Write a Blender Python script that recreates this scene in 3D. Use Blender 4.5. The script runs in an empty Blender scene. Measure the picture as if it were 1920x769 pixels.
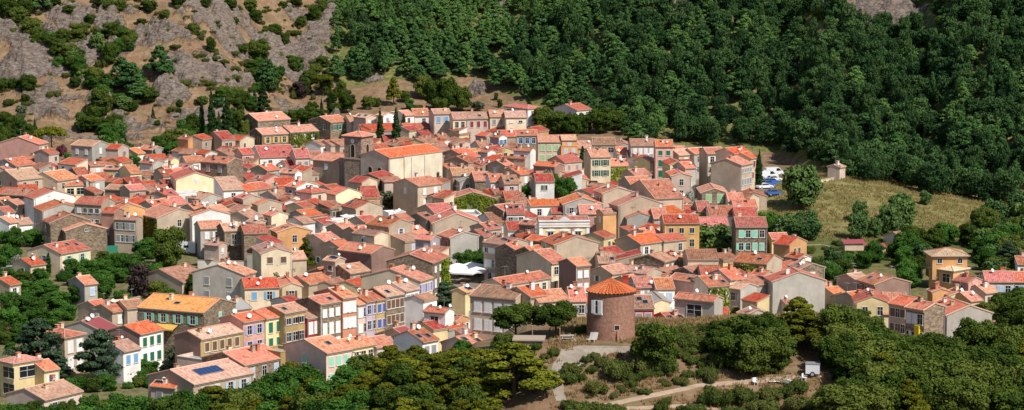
import bpy, math, random
import numpy as np
from mathutils import Vector, Matrix, noise
random.seed(7)
scn = bpy.context.scene
COL = scn.collection
R = math.radians

# ------------------------------------------------------------------ camera
CAMZ, PITCH, FPX = 88.0, R(7.6), 4900.0
cam_d = bpy.data.cameras.new('camera'); cam = bpy.data.objects.new('camera', cam_d); COL.objects.link(cam)
cam.location = (0, 0, CAMZ); cam.rotation_euler = (R(90) - PITCH, 0, 0)
cam_d.sensor_width = 36; cam_d.lens = 36 * FPX / 1920; cam_d.clip_start = 1; cam_d.clip_end = 20000
scn.camera = cam
CP, SP = math.cos(PITCH), math.sin(PITCH)

def ray(x, y):
    dx = (x - 960) / FPX; dy = (384.5 - y) / FPX
    return dx, CP + dy * SP, -SP + dy * CP          # per unit forward distance
def at(x, y, d):
    r = ray(x, y); return r[0] * d, r[1] * d, CAMZ + r[2] * d
def proj(X, Y, Z):
    d = Y * CP - (Z - CAMZ) * SP
    if d < 1: return -9999, -9999, d
    u = Y * SP + (Z - CAMZ) * CP
    return 960 + FPX * X / d, 384.5 - FPX * u / d, d

# ------------------------------------------------------------------ terrain
def lerp_tab(tab, x):
    if x <= tab[0][0]: return tab[0][1]
    for i in range(1, len(tab)):
        if x < tab[i][0]:
            a, b = tab[i - 1], tab[i]; t = (x - a[0]) / (b[0] - a[0]); t = t * t * (3 - 2 * t)
            return a[1] + (b[1] - a[1]) * t
    return tab[-1][1]
def sst(a, b, x):
    t = min(1, max(0, (x - a) / (b - a))); return t * t * (3 - 2 * t)
YH = [(-600, 760), (0, 768), (250, 772), (400, 768), (500, 802), (560, 818), (900, 818), (1000, 808), (1100, 788), (1200, 768), (1450, 742), (1560, 702), (1700, 690), (1850, 655), (1950, 645), (2500, 640)]
SL = [(-600, .5), (250, .5), (560, .40), (700, .34), (900, .36), (1200, .42), (1920, .40)]
CREST = [(-120, 0), (-66, 0), (-50, 2), (-40, 5), (-33, 8), (-20, 13), (-11, 16.5), (-4, 20), (3, 23), (24, 23), (34, 23.3), (42, 23.8), (49, 22.3), (55, 20.2), (66, 19.5), (80, 18), (120, 13), (200, 8)]
def Gs(X, Y):
    if Y < 470:
        c = lerp_tab(CREST, X)
        if Y < 343:
            z = c - .27 * (343 - Y)
            z = max(z, -14 + .5 * c * 0) if Y > 120 else max(z, -14)
            if Y < 150: z = -14 + 98 * sst(150, -80, Y)
            return z
        e = 392 + 38 * sst(-45, 0, X)
        return c * (1 - sst(361, e, Y))
    u = 960 + FPX * X / max(Y, 1)
    z = .08 * max(0, Y - 690) * (1 - .7 * sst(1200, 1500, u))
    z += 7.5 * math.exp(-((X - 74) / 36) ** 2 - ((Y - 655) / 44) ** 2)
    d = Y - lerp_tab(YH, u)
    if d > 0:
        s = lerp_tab(SL, u)
        z += s * (d * d / (d + 12) if d < 260 else 260 * 260 / 272 + .15 * (d - 260))
    return z
# rock outcrops on the left hill: ellipses x y rx ry angle
ROCK = [(40,85,85,45,25),(25,140,60,30,15),(165,85,32,38,0),(150,130,25,30,0),(225,85,25,25,0),(270,80,28,35,-20),(330,115,40,35,25),(300,60,40,18,20),(395,30,95,34,18),(450,65,90,26,22),(520,85,45,28,30),(570,105,40,38,40),(560,30,35,22,20),(600,55,25,25,30),(420,145,45,18,12),(325,180,36,20,0),(470,95,60,22,25),(380,95,50,20,30),(100,180,55,18,10),(90,205,40,15,10),(270,235,60,14,5),(350,225,40,16,0),(180,195,20,14,0),(130,35,45,22,10),(200,45,30,18,0),(1640,18,110,30,12),(1720,40,40,20,25),(1580,5,60,16,10),(1265,10,40,14,10),(940,30,26,14,15),(1430,66,22,9,5),(890,175,20,14,0),(600,75,20,40,10),(700,150,20,8,0),(30,60,80,20,20),(60,115,60,30,20),(350,150,30,16,10)]
def rockmask(px, py):
    m = 0
    for (x, y, rx, ry, a) in ROCK:
        dx, dy = px - x, py - y
        if abs(dx) > 2.2 * (rx + ry) or abs(dy) > 2.2 * (rx + ry): continue
        c, s = math.cos(R(a)), math.sin(R(a))
        q = ((dx * c + dy * s) / rx) ** 2 + ((-dx * s + dy * c) / ry) ** 2
        m = max(m, 1.25 - .75 * q)
    return min(1, max(0, m))
def G(X, Y):
    z = Gs(X, Y)
    if Y > 735:
        u = 960 + FPX * X / Y; d = Y - lerp_tab(YH, u)
        if d > -8:
            k = sst(-8, 25, d)
            z += k * 3.2 * noise.noise((X / 46, Y / 46, 3.1)) + k * 1.2 * noise.noise((X / 14, Y / 14, 9))
    elif Y < 440:
        z += .35 * noise.noise((X / 9, Y / 9, 1)) * (0.15 if (X - 3) ** 2 + (Y - 351) ** 2 < 300 else 1) * sst(440, 400, Y)
    return z
def hit(x, y, d0=240, h=0, g=None, step=3.0):
    g = g or G
    r = ray(x, y); d = d0
    def f(d): return CAMZ + r[2] * d - h - g(r[0] * d, r[1] * d)
    while d < 1400 and f(d) > 0: d += step
    a, b = d - step, d
    for _ in range(14):
        m = (a + b) / 2
        if f(m) > 0: a = m
        else: b = m
    return a

# ------------------------------------------------------------------ mesh helper
class MB:
    def __init__(s): s.v = []; s.f = []; s.m = []; s.uv = []
    def poly(s, pts, mi=0, uv=None):
        n = len(s.v); s.v += [tuple(p) for p in pts]; s.f.append(tuple(range(n, n + len(pts)))); s.m.append(mi)
        s.uv.append(uv or [(0, 0)] * len(pts))
    def box(s, x0, x1, y0, y1, z0, z1, mi=0, M=None):
        P = [(x0,y0,z0),(x1,y0,z0),(x1,y1,z0),(x0,y1,z0),(x0,y0,z1),(x1,y0,z1),(x1,y1,z1),(x0,y1,z1)]
        if M is not None: P = [tuple(M @ Vector(p)) for p in P]
        for q in ((0,3,2,1),(4,5,6,7),(0,1,5,4),(1,2,6,5),(2,3,7,6),(3,0,4,7)): s.poly([P[i] for i in q], mi)
    def lathe(s, prof, n=12, mi=0, cx=0, cy=0, a0=0):
        for i in range(n):
            a, b = 2 * math.pi * i / n + a0, 2 * math.pi * (i + 1) / n + a0
            for (r0, z0), (r1, z1) in zip(prof, prof[1:]):
                P = [(cx + r0 * math.cos(a), cy + r0 * math.sin(a), z0), (cx + r0 * math.cos(b), cy + r0 * math.sin(b), z0), (cx + r1 * math.cos(b), cy + r1 * math.sin(b), z1), (cx + r1 * math.cos(a), cy + r1 * math.sin(a), z1)]
                if r0 < 1e-5: P = [P[0], P[2], P[3]]
                elif r1 < 1e-5: P = P[:3]
                s.poly(P, mi, [(r0 * a, z0), (r0 * b, z0), (r1 * b, z1), (r1 * a, z1)][:len(P)])
    def tube(s, p0, p1, r0, r1, n=6, mi=0):
        p0, p1 = Vector(p0), Vector(p1); d = (p1 - p0).normalized()
        a = d.orthogonal().normalized(); b = d.cross(a)
        for i in range(n):
            t, u = 2 * math.pi * i / n, 2 * math.pi * (i + 1) / n
            e0, e1 = a * math.cos(t) + b * math.sin(t), a * math.cos(u) + b * math.sin(u)
            s.poly([p0 + e0 * r0, p0 + e1 * r0, p1 + e1 * r1, p1 + e0 * r1], mi)
        s.poly([p1 + (a * math.cos(2*math.pi*i/n) + b * math.sin(2*math.pi*i/n)) * r1 for i in range(n)], mi)
    def mesh(s, name, mats, smooth=False):
        me = bpy.data.meshes.new(name); me.from_pydata(s.v, [], s.f)
        for m in mats: me.materials.append(m)
        me.polygons.foreach_set('material_index', s.m)
        uvl = me.uv_layers.new(name='UVMap'); uvl.data.foreach_set('uv', [c for f in s.uv for p in f for c in p])
        if smooth: me.polygons.foreach_set('use_smooth', [True] * len(s.f))
        me.update(); return me
    def build(s, name, mats, parent=None, smooth=False):
        return link(name, s.mesh(name, mats if isinstance(mats, (list, tuple)) else [mats], smooth), parent)
def link(name, me, parent=None, loc=None, rz=None):
    o = bpy.data.objects.new(name, me); COL.objects.link(o)
    if parent is not None: o.parent = parent
    if loc is not None: o.location = loc
    if rz is not None: o.rotation_euler = (0, 0, rz)
    return o
def empty(name, loc, rz=0):
    o = bpy.data.objects.new(name, None); COL.objects.link(o); o.location = loc; o.rotation_euler = (0, 0, rz); o.empty_display_size = .5
    return o
def tag(o, label=None, cat=None, group=None, kind=None):
    if label: o['label'] = label
    if cat: o['category'] = cat
    if group: o['group'] = group
    if kind: o['kind'] = kind
    return o

# ------------------------------------------------------------------ materials
def newmat(name, rough=.85, spec=.25):
    m = bpy.data.materials.new(name); m.use_nodes = True; nt = m.node_tree; b = nt.nodes['Principled BSDF']
    b.inputs['Roughness'].default_value = rough; b.inputs['Specular IOR Level'].default_value = spec
    return m, nt, b
def N(nt, t, **k):
    n = nt.nodes.new(t)
    for a, v in k.items():
        if a in n.inputs: n.inputs[a].default_value = v
        else: setattr(n, a, v)
    return n
def mixc(nt, fac, a, b, blend='MIX'):
    n = nt.nodes.new('ShaderNodeMix'); n.data_type = 'RGBA'; n.blend_type = blend
    for i, v in ((0, fac), (6, a), (7, b)):
        if isinstance(v, bpy.types.NodeSocket): nt.links.new(v, n.inputs[i])
        elif i == 0: n.inputs[0].default_value = v
        else: n.inputs[i].default_value = (*v, 1) if len(v) == 3 else v
    return n.outputs[2]
def math_(nt, op, a, b=None, c=None):
    n = nt.nodes.new('ShaderNodeMath'); n.operation = op
    for i, v in enumerate((a, b, c)):
        if v is None: continue
        if isinstance(v, bpy.types.NodeSocket): nt.links.new(v, n.inputs[i])
        else: n.inputs[i].default_value = v
    return n.outputs[0]
def ramp(nt, fac, stops):
    n = nt.nodes.new('ShaderNodeValToRGB'); e = n.color_ramp.elements
    while len(e) > 1: e.remove(e[-1])
    e[0].position = stops[0][0]; e[0].color = (*stops[0][1], 1)
    for p, c in stops[1:]:
        q = e.new(p); q.color = (*c, 1)
    nt.links.new(fac, n.inputs[0]); return n.outputs[0]
def maprange(nt, v, a, b, c, d):
    n = N(nt, 'ShaderNodeMapRange'); nt.links.new(v, n.inputs[0])
    for i, x in enumerate((a, b, c, d)): n.inputs[i + 1].default_value = x
    return n.outputs[0]
def objcoord(nt, scale=(1, 1, 1), jitter=True):
    tc = N(nt, 'ShaderNodeTexCoord'); mp = N(nt, 'ShaderNodeMapping'); nt.links.new(tc.outputs['Object'], mp.inputs[0])
    mp.inputs['Scale'].default_value = scale
    if jitter:
        oi = N(nt, 'ShaderNodeObjectInfo'); mu = math_(nt, 'MULTIPLY', oi.outputs['Random'], 57.0); cb = N(nt, 'ShaderNodeCombineXYZ')
        nt.links.new(mu, cb.inputs[0]); nt.links.new(mu, cb.inputs[1]); nt.links.new(cb.outputs[0], mp.inputs['Location'])
    return mp.outputs[0]
def noisen(nt, vec, scale, detail=4, rough=.55):
    n = N(nt, 'ShaderNodeTexNoise', Scale=scale, Detail=detail, Roughness=rough); nt.links.new(vec, n.inputs['Vector']); return n.outputs['Fac']
def bump(nt, b, h, strength=.3, dist=.05):
    n = N(nt, 'ShaderNodeBump', Strength=strength, Distance=dist); nt.links.new(h, n.inputs['Height']); nt.links.new(n.outputs[0], b.inputs['Normal'])
def objrandval(nt, lo, hi):
    oi = N(nt, 'ShaderNodeObjectInfo'); return maprange(nt, oi.outputs['Random'], 0, 1, lo, hi)
def scalec(nt, col, f):
    n = N(nt, 'ShaderNodeVectorMath', operation='SCALE'); nt.links.new(col, n.inputs[0])
    if isinstance(f, bpy.types.NodeSocket): nt.links.new(f, n.inputs['Scale'])
    else: n.inputs['Scale'].default_value = f
    return n.outputs[0]

def wall_mat(name, c, stain=.5):
    m, nt, b = newmat(name)
    v = objcoord(nt, (1, 1, 1)); v2 = objcoord(nt, (1.1, 1.1, .3))
    n1 = noisen(nt, v, .35, 5); n2 = noisen(nt, v2, 1.1, 4); n3 = noisen(nt, v, 4, 3)
    dark = tuple(x * (.50, .47, .44)[i] for i, x in enumerate(c)); light = tuple(min(.92, x * 1.14 + .01) for x in c)
    n5 = noisen(nt, v, 1.3, 6, .7); col = mixc(nt, maprange(nt, n1, .35, .65, 0, 1), tuple(x * .9 for x in c), light); col = mixc(nt, maprange(nt, n5, .54, .66, 0, .35), col, tuple(x * (.72, .66, .60)[i] for i, x in enumerate(c)))
    col = mixc(nt, maprange(nt, n2, .5, .85, 0, stain * .75), col, dark)
    col = mixc(nt, maprange(nt, n3, .4, .8, 0, .16), col, dark)
    # grime creeping up from the foot and down from the eaves is in n2; object to object variation:
    col = scalec(nt, col, objrandval(nt, .90, 1.28))
    nt.links.new(col, b.inputs['Base Color']); bump(nt, b, n3, .25, .04); return m
def stone_mat(name, c):
    m, nt, b = newmat(name)
    v = objcoord(nt); vv = objcoord(nt, (2.2, 2.2, 3.6))
    vo = N(nt, 'ShaderNodeTexVoronoi', Scale=1.0); nt.links.new(vv, vo.inputs['Vector'])
    n1 = noisen(nt, v, .4, 5)
    col = mixc(nt, vo.outputs['Color'], tuple(x * .62 for x in c), tuple(min(1, x * 1.35) for x in c))
    hs = N(nt, 'ShaderNodeSeparateColor'); nt.links.new(vo.outputs['Color'], hs.inputs[0])
    col = mixc(nt, hs.outputs[0], tuple(x * .55 for x in c), tuple(min(1, x * 1.45) for x in c))
    col = mixc(nt, maprange(nt, vo.outputs['Distance'], .0, .45, 0, .0), col, (.1, .08, .06))
    col = mixc(nt, maprange(nt, n1, .4, .8, 0, .6), col, tuple(x * .7 for x in c))
    col = scalec(nt, col, objrandval(nt, .85, 1.12))
    nt.links.new(col, b.inputs['Base Color']); bump(nt, b, vo.outputs['Distance'], .5, .08); return m
def roof_mat(name, c1, c2, c3, patch=.5, moss=.25, vary=True):
    """canal tiles: one tone per tile, columns, weathered patches"""
    m, nt, b = newmat(name, .9, .15)
    tc = N(nt, 'ShaderNodeTexCoord'); uv = tc.outputs['UV']
    oi = N(nt, 'ShaderNodeObjectInfo'); off = N(nt, 'ShaderNodeCombineXYZ'); nt.links.new(math_(nt, 'MULTIPLY', oi.outputs['Random'], 91), off.inputs[0]); nt.links.new(math_(nt, 'MULTIPLY', oi.outputs['Random'], 37), off.inputs[1])
    va = N(nt, 'ShaderNodeVectorMath', operation='ADD'); nt.links.new(uv, va.inputs[0]); nt.links.new(off.outputs[0], va.inputs[1]); uv = va.outputs[0]
    mp = N(nt, 'ShaderNodeMapping'); nt.links.new(uv, mp.inputs[0]); mp.inputs['Scale'].default_value = (3.2, 1.7, 1)
    vo = N(nt, 'ShaderNodeTexVoronoi', Scale=1.0, Randomness=.55); nt.links.new(mp.outputs[0], vo.inputs['Vector'])
    sp = N(nt, 'ShaderNodeSeparateColor'); nt.links.new(vo.outputs['Color'], sp.inputs[0])
    n1 = noisen(nt, uv, .55, 5, .65); n2 = noisen(nt, uv, 1.5, 5, .7); n4 = noisen(nt, uv, .22, 3, .5)
    mp2 = N(nt, 'ShaderNodeMapping'); nt.links.new(uv, mp2.inputs[0]); mp2.inputs['Scale'].default_value = (2.6, .3, 1)
    n3 = noisen(nt, mp2.outputs[0], 1.3, 4); n6 = noisen(nt, va.outputs[0], .9, 2)
    mp3 = N(nt, 'ShaderNodeMapping'); nt.links.new(uv, mp3.inputs[0]); mp3.inputs['Scale'].default_value = (3.4, .5, 1); mp3.inputs['Location'].default_value = (7, 3, 0); n7 = noisen(nt, mp3.outputs[0], 1.1, 3)
    sr = maprange(nt, oi.outputs['Random'], 0, 1, -.05, .07)
    col = mixc(nt, sp.outputs[0], c1, c2)
    col = mixc(nt, maprange(nt, math_(nt, 'ADD', n4, sr), .42, .62, 0, .8), col, c2)
    col = mixc(nt, maprange(nt, sp.outputs[1], .60, .85, 0, .45), col, c3)
    col = mixc(nt, maprange(nt, math_(nt, 'ADD', n2, sr), .50, .60, 0, patch * 1.3), col, c3)
    dk = tuple(x * .40 for x in c1)
    col = mixc(nt, maprange(nt, math_(nt, 'SUBTRACT', n1, sr), .50, .66, 0, patch * 1.2), col, (c1[0] * .56, c1[1] * .55, c1[2] * .6))
    col = mixc(nt, maprange(nt, n3, .50, .70, 0, moss * 1.3), col, (.21, .15, .105))
    col = mixc(nt, maprange(nt, n7, .52, .68, 0, .75), col, c3)
    mr = maprange(nt, sp.outputs[2], .74, .96, 0, .5); col = mixc(nt, mr, col, dk)
    hs = N(nt, 'ShaderNodeHueSaturation'); nt.links.new(col, hs.inputs['Color']); r2 = math_(nt, 'FRACT', math_(nt, 'MULTIPLY', oi.outputs['Random'], 17.3)); r3 = math_(nt, 'FRACT', math_(nt, 'MULTIPLY', oi.outputs['Random'], 71.7))
    if vary: nt.links.new(maprange(nt, r2, 0, 1, .490, .505), hs.inputs['Hue']); nt.links.new(maprange(nt, r3, 0, 1, .90, 1.08), hs.inputs['Saturation']); nt.links.new(maprange(nt, oi.outputs['Random'], 0, 1, .92, 1.38), hs.inputs['Value']); col = hs.outputs[0]
    nt.links.new(col, b.inputs['Base Color'])
    wv = N(nt, 'ShaderNodeTexWave', Scale=.78, wave_type='BANDS', bands_direction='X'); nt.links.new(uv, wv.inputs['Vector'])
    hh = math_(nt, 'ADD', math_(nt, 'MULTIPLY', wv.outputs['Fac'], .6), math_(nt, 'MULTIPLY', sp.outputs[1], .5))
    bump(nt, b, hh, .55, .12); return m
def plain_mat(name, c, rough=.6, spec=.3, var=.12):
    m, nt, b = newmat(name, rough, spec)
    v = objcoord(nt); n = noisen(nt, v, 3, 3)
    col = mixc(nt, n, tuple(x * (1 - var) for x in c), tuple(min(1, x * (1 + var)) for x in c))
    nt.links.new(scalec(nt, col, objrandval(nt, .93, 1.05)), b.inputs['Base Color']); return m
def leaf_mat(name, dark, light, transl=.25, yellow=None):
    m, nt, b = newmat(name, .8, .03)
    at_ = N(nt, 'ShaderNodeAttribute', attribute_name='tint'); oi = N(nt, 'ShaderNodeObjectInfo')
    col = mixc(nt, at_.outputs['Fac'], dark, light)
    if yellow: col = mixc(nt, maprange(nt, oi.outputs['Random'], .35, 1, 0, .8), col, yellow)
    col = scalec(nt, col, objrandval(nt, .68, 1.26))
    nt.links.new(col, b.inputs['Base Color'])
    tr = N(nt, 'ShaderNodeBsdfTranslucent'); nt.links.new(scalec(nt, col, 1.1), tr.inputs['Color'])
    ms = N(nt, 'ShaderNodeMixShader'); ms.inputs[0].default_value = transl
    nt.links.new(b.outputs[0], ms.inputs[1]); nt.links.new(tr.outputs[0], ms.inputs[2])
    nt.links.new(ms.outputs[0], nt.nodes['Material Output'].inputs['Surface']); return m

WALL = {
 'cr': ('cream', wall_mat('cream render', (.68, .55, .38))), 'be': ('beige', wall_mat('beige render', (.47, .365, .265), .5)),
 'gy': ('grey', wall_mat('grey render', (.40, .365, .315), .5)), 'st': ('brown stone', stone_mat('rubble stone', (.255, .19, .13))),
 'pk': ('pink', wall_mat('pink render', (.60, .33, .27))), 'pp': ('pale pink', wall_mat('pale pink render', (.62, .47, .38))),
 'wh': ('white', wall_mat('white render', (.78, .75, .70), .3)), 'yl': ('yellow', wall_mat('yellow render', (.72, .57, .30), .3)),
 'or': ('orange', wall_mat('orange render', (.62, .33, .14), .3)), 'rd': ('red', wall_mat('red render', (.46, .04, .05), .3)),
 'oc': ('ochre', wall_mat('ochre render', (.43, .30, .13))), 'mv': ('mauve', wall_mat('mauve render', (.42, .33, .36))),
 'br': ('red brown', wall_mat('red brown render', (.30, .18, .14))), 'tc': ('terracotta', wall_mat('terracotta render', (.52, .22, .13))),
 'py': ('pale yellow', wall_mat('pale yellow render', (.76, .64, .40), .3)), 'tq': ('turquoise', wall_mat('turquoise render', (.3, .6, .62), .3)),
 'iv': ('vine covered', wall_mat('mossy render', (.16, .18, .06))), 'yo': ('golden ochre', wall_mat('golden ochre render', (.52, .31, .11), .3)),
}
ROOF = {
 'o': ('bright orange', roof_mat('new orange tiles', (.53, .092, .042), (.54, .13, .06), (.54, .24, .145), .34, .2)),
 't': ('mottled terracotta', roof_mat('mottled terracotta tiles', (.44, .105, .055), (.47, .155, .085), (.53, .30, .20), .5, .35)),
 'p': ('pale weathered', roof_mat('pale weathered tiles', (.41, .17, .105), (.45, .235, .155), (.52, .36, .265), .55, .4)),
 'b': ('brown', roof_mat('brown tiles', (.28, .13, .075), (.34, .17, .10), (.42, .26, .17), .5, .5)),
 'd': ('dark red', roof_mat('dark red tiles', (.38, .062, .042), (.43, .10, .065), (.50, .22, .165), .42, .3)),
 'y': ('yellow orange', roof_mat('yellow orange tiles', (.56, .24, .075), (.58, .28, .10), (.60, .35, .16), .2, .1)),
 'c': ('pale cream', roof_mat('pale cream tiles', (.50, .35, .20), (.54, .40, .25), (.58, .48, .34), .4, .2)),
 'g': ('grey', plain_mat('grey sheet roof', (.36, .35, .33), .6)),
 'w': ('white', plain_mat('white roof sheet', (.74, .72, .68), .6)),
 'm': ('maroon metal', plain_mat('maroon sheet metal', (.33, .08, .08), .5)),
}
RIDGE = roof_mat('ridge tiles', (.48, .19, .115), (.52, .26, .17), (.58, .4, .3), .5, .1)
GEN = plain_mat('eave moulding', (.44, .34, .25), .9)
SHUT = {k: (n, plain_mat(n + ' shutter paint', c, .55)) for k, (n, c) in {
 'w': ('white', (.82, .81, .78)), 'b': ('blue', (.20, .40, .64)), 'mi': ('mint green', (.30, .66, .48)), 'g': ('dark green', (.03, .16, .09)),
 'gr': ('grey', (.30, .30, .31)), 'ma': ('maroon', (.28, .05, .06)), 'br': ('brown', (.17, .095, .055)), 'y': ('yellow', (.68, .42, .10)),
 'la': ('lavender', (.42, .40, .62)), 'lg': ('pale green', (.36, .56, .28)), 'db': ('deep blue', (.09, .13, .42)), 'lb': ('pale blue', (.48, .60, .72))}.items()}
mg, ntg, bg = newmat('window glass', .12, .5); bg.inputs['Base Color'].default_value = (.015, .018, .022, 1); GLASS = mg
FRAME = plain_mat('window frame paint', (.68, .64, .58), .6)
DARK = plain_mat('dark interior', (.02, .017, .015), .9)
DISH = plain_mat('dish white enamel', (.82, .82, .80), .4)
METAL = plain_mat('dull metal', (.28, .28, .28), .5)
WHITE = plain_mat('white paint', (.80, .79, .77), .5)
CHIM = [WALL['cr'][1], WALL['be'][1], WALL['wh'][1], WALL['pp'][1], WALL['tc'][1]]
WOOD = plain_mat('weathered wood', (.30, .23, .16), .8)
BARK = plain_mat('bark', (.10, .075, .055), .95, .1, .35)
# ------------------------------------------------------------------ windows (shared meshes)
_wc = {}
def window_mesh(w, h, style, fm):
    k = ('w', w, h, style, fm.name)
    if k not in _wc or style == 'raw':
        m = MB(); t = .09
        m.box(-w/2 - t, -w/2, -.07, .02, -h/2 - t, h/2 + t, 0); m.box(w/2, w/2 + t, -.07, .02, -h/2 - t, h/2 + t, 0)
        m.box(-w/2, w/2, -.07, .02, h/2, h/2 + t, 0); m.box(-w/2 - .12, w/2 + .12, -.14, .02, -h/2 - t - .05, -h/2 - .001, 0)
        m.box(-.03, .03, -.04, .0, -h/2, h/2, 0)
        if h > 1.3: m.box(-w/2, w/2, -.035, .0, .16, .21, 0)
        m.poly([(-w/2, -.015, -h/2), (w/2, -.015, -h/2), (w/2, -.015, h/2), (-w/2, -.015, h/2)], 1)
        if style == 'raw': return m
        _wc[k] = m.mesh('window', [fm, GLASS])
    return _wc[k]
def shutter_mesh(w, h, col):
    k = ('s', w, h, col)
    if k not in _wc:
        m = MB(); m.box(-w/2, w/2, -.05, 0, -h/2, h/2)
        n = max(4, int(h / .16))
        for i in range(n): m.box(-w/2 + .05, w/2 - .05, -.062, -.05, -h/2 + .05 + i * (h - .1) / n, -h/2 + .05 + (i + .55) * (h - .1) / n)
        _wc[k] = m.mesh('shutter', [SHUT[col][1]])
    return _wc[k]
def put_window(parent, wall, x, y, z, w, h, state, col, fm=None):
    """wall 'r': faces local -Y at (x, y); 'l': faces local -X"""
    rz = 0 if wall == 'r' else -math.pi / 2
    o = link('window', window_mesh(w, h, state, fm or FRAME), parent, (x, y, z), rz)
    if state == 'open':
        for s in (-1, 1): link('shutter', shutter_mesh(w / 2, h, col), o, (s * (w * .78 + .09), -.02, 0))
    elif state == 'closed':
        for s in (-1, 1): link('shutter', shutter_mesh(w / 2 - .01, h, col), o, (s * w / 4, -.03, 0))
    return o
# ------------------------------------------------------------------ shared roof furniture
def dish_mesh():
    m = MB(); n = 14; r = .50
    for i in range(n):
        a, b = 2*math.pi*i/n, 2*math.pi*(i+1)/n
        for r0, r1 in ((0, .5), (.5, 1)):
            P = [(r*r0*math.cos(a), -.0 - .16*(r0**2-1)*-1, r*r0*math.sin(a)), (r*r1*math.cos(a), .16*(r1**2-1)*-1*-1, r*r1*math.sin(a)), (r*r1*math.cos(b), .16*(r1**2-1), r*r1*math.sin(b)), (r*r0*math.cos(b), .16*(r0**2-1), r*r0*math.sin(b))]
            P = [(p[0], -.16*((p[0]**2+p[2]**2)/r**2), p[2]) for p in P]
            m.poly(P[:3] if r0 == 0 and False else P)
    m.tube((0, 0, -.4), (0, -.42, -.05), .02, .02, 5, 1); m.box(-.05, .05, -.47, -.38, -.1, 0, 1)
    m.tube((0, .03, 0), (0, .12, -.75), .03, .03, 6, 1)
    return m.mesh('satellite_dish', [DISH, METAL])
DISHM = dish_mesh()
def chimney_mesh(mat, hh, w=.55):
    m = MB(); m.box(-w/2, w/2, -.32, .32, -1.3, hh, 0); m.box(-w/2 - .07, w/2 + .07, -.39, .39, hh, hh + .09, 0)
    for s in (-1, 1): m.box(s*.2 - .05, s*.2 + .05, -.3, .3, hh + .09, hh + .32, 0)
    m.box(-w/2 - .1, w/2 + .1, -.42, .42, hh + .32, hh + .40, 1)
    return m.mesh('chimney', [mat, ROOF['t'][1]])
CHIMM = [chimney_mesh(m, h) for m in CHIM for h in (.45, .8)]
def skylight_mesh():
    m = MB(); m.box(-.45, .45, -.6, .6, -.02, .09, 0); m.box(-.38, .38, -.53, .53, .09, .095, 1); return m.mesh('skylight', [METAL, GLASS])
SKYM = skylight_mesh()
def aerial_mesh():
    m = MB(); m.tube((0, 0, -.3), (0, 0, 2.3), .035, .03, 5); m.tube((-.6, 0, 2.1), (.6, 0, 2.1), .025, .025, 4)
    for i in range(6): m.tube((-.55 + i*.22, -.3, 2.1), (-.55 + i*.22, .3, 2.1), .018, .018, 4)
    return m.mesh('aerial', [METAL])
AERIAL = aerial_mesh()
def ivy_leaves(name, mats, quads, parent, n_per=26, size=.34):
    """leaf quads over wall rectangles: each (origin, udir, vdir, normal)"""
    V, F, T = [], [], []
    rnd = random.Random(5)
    for (o, u, v, nn) in quads:
        o, u, v, nn = map(Vector, (o, u, v, nn)); A = u.length * v.length; ph = rnd.uniform(0, 9)
        for _ in range(int(A * n_per)):
            a, b = rnd.random(), rnd.random()
            e = noise.noise((a * u.length * .35 + ph, b * v.length * .35, ph))
            if e < -.28 and b < .6: continue
            p = o + u * a + v * b + nn * (.05 + .3 * rnd.random() * (1 + e))
            d1 = Vector((rnd.uniform(-1,1), rnd.uniform(-1,1), rnd.uniform(-1,1))).normalized(); d2 = d1.orthogonal().normalized()
            k = len(V); s = size * rnd.uniform(.6, 1.2)
            V += [p - d1*s*.5 - d2*s*.4, p + d1*s*.5 - d2*s*.4, p + d1*s*.5 + d2*s*.4, p - d1*s*.5 + d2*s*.4]; F.append((k, k+1, k+2, k+3)); T.append(min(1, max(0, .5 + e + rnd.uniform(-.3, .3))))
    me = bpy.data.meshes.new(name); me.from_pydata(V, [], F); me.materials.append(mats)
    at_ = me.attributes.new('tint', 'FLOAT', 'FACE'); at_.data.foreach_set('value', T)
    return link(name, me, parent)
IVYM = leaf_mat('vine leaves', (.09, .15, .012), (.31, .36, .035), .3)

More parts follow.
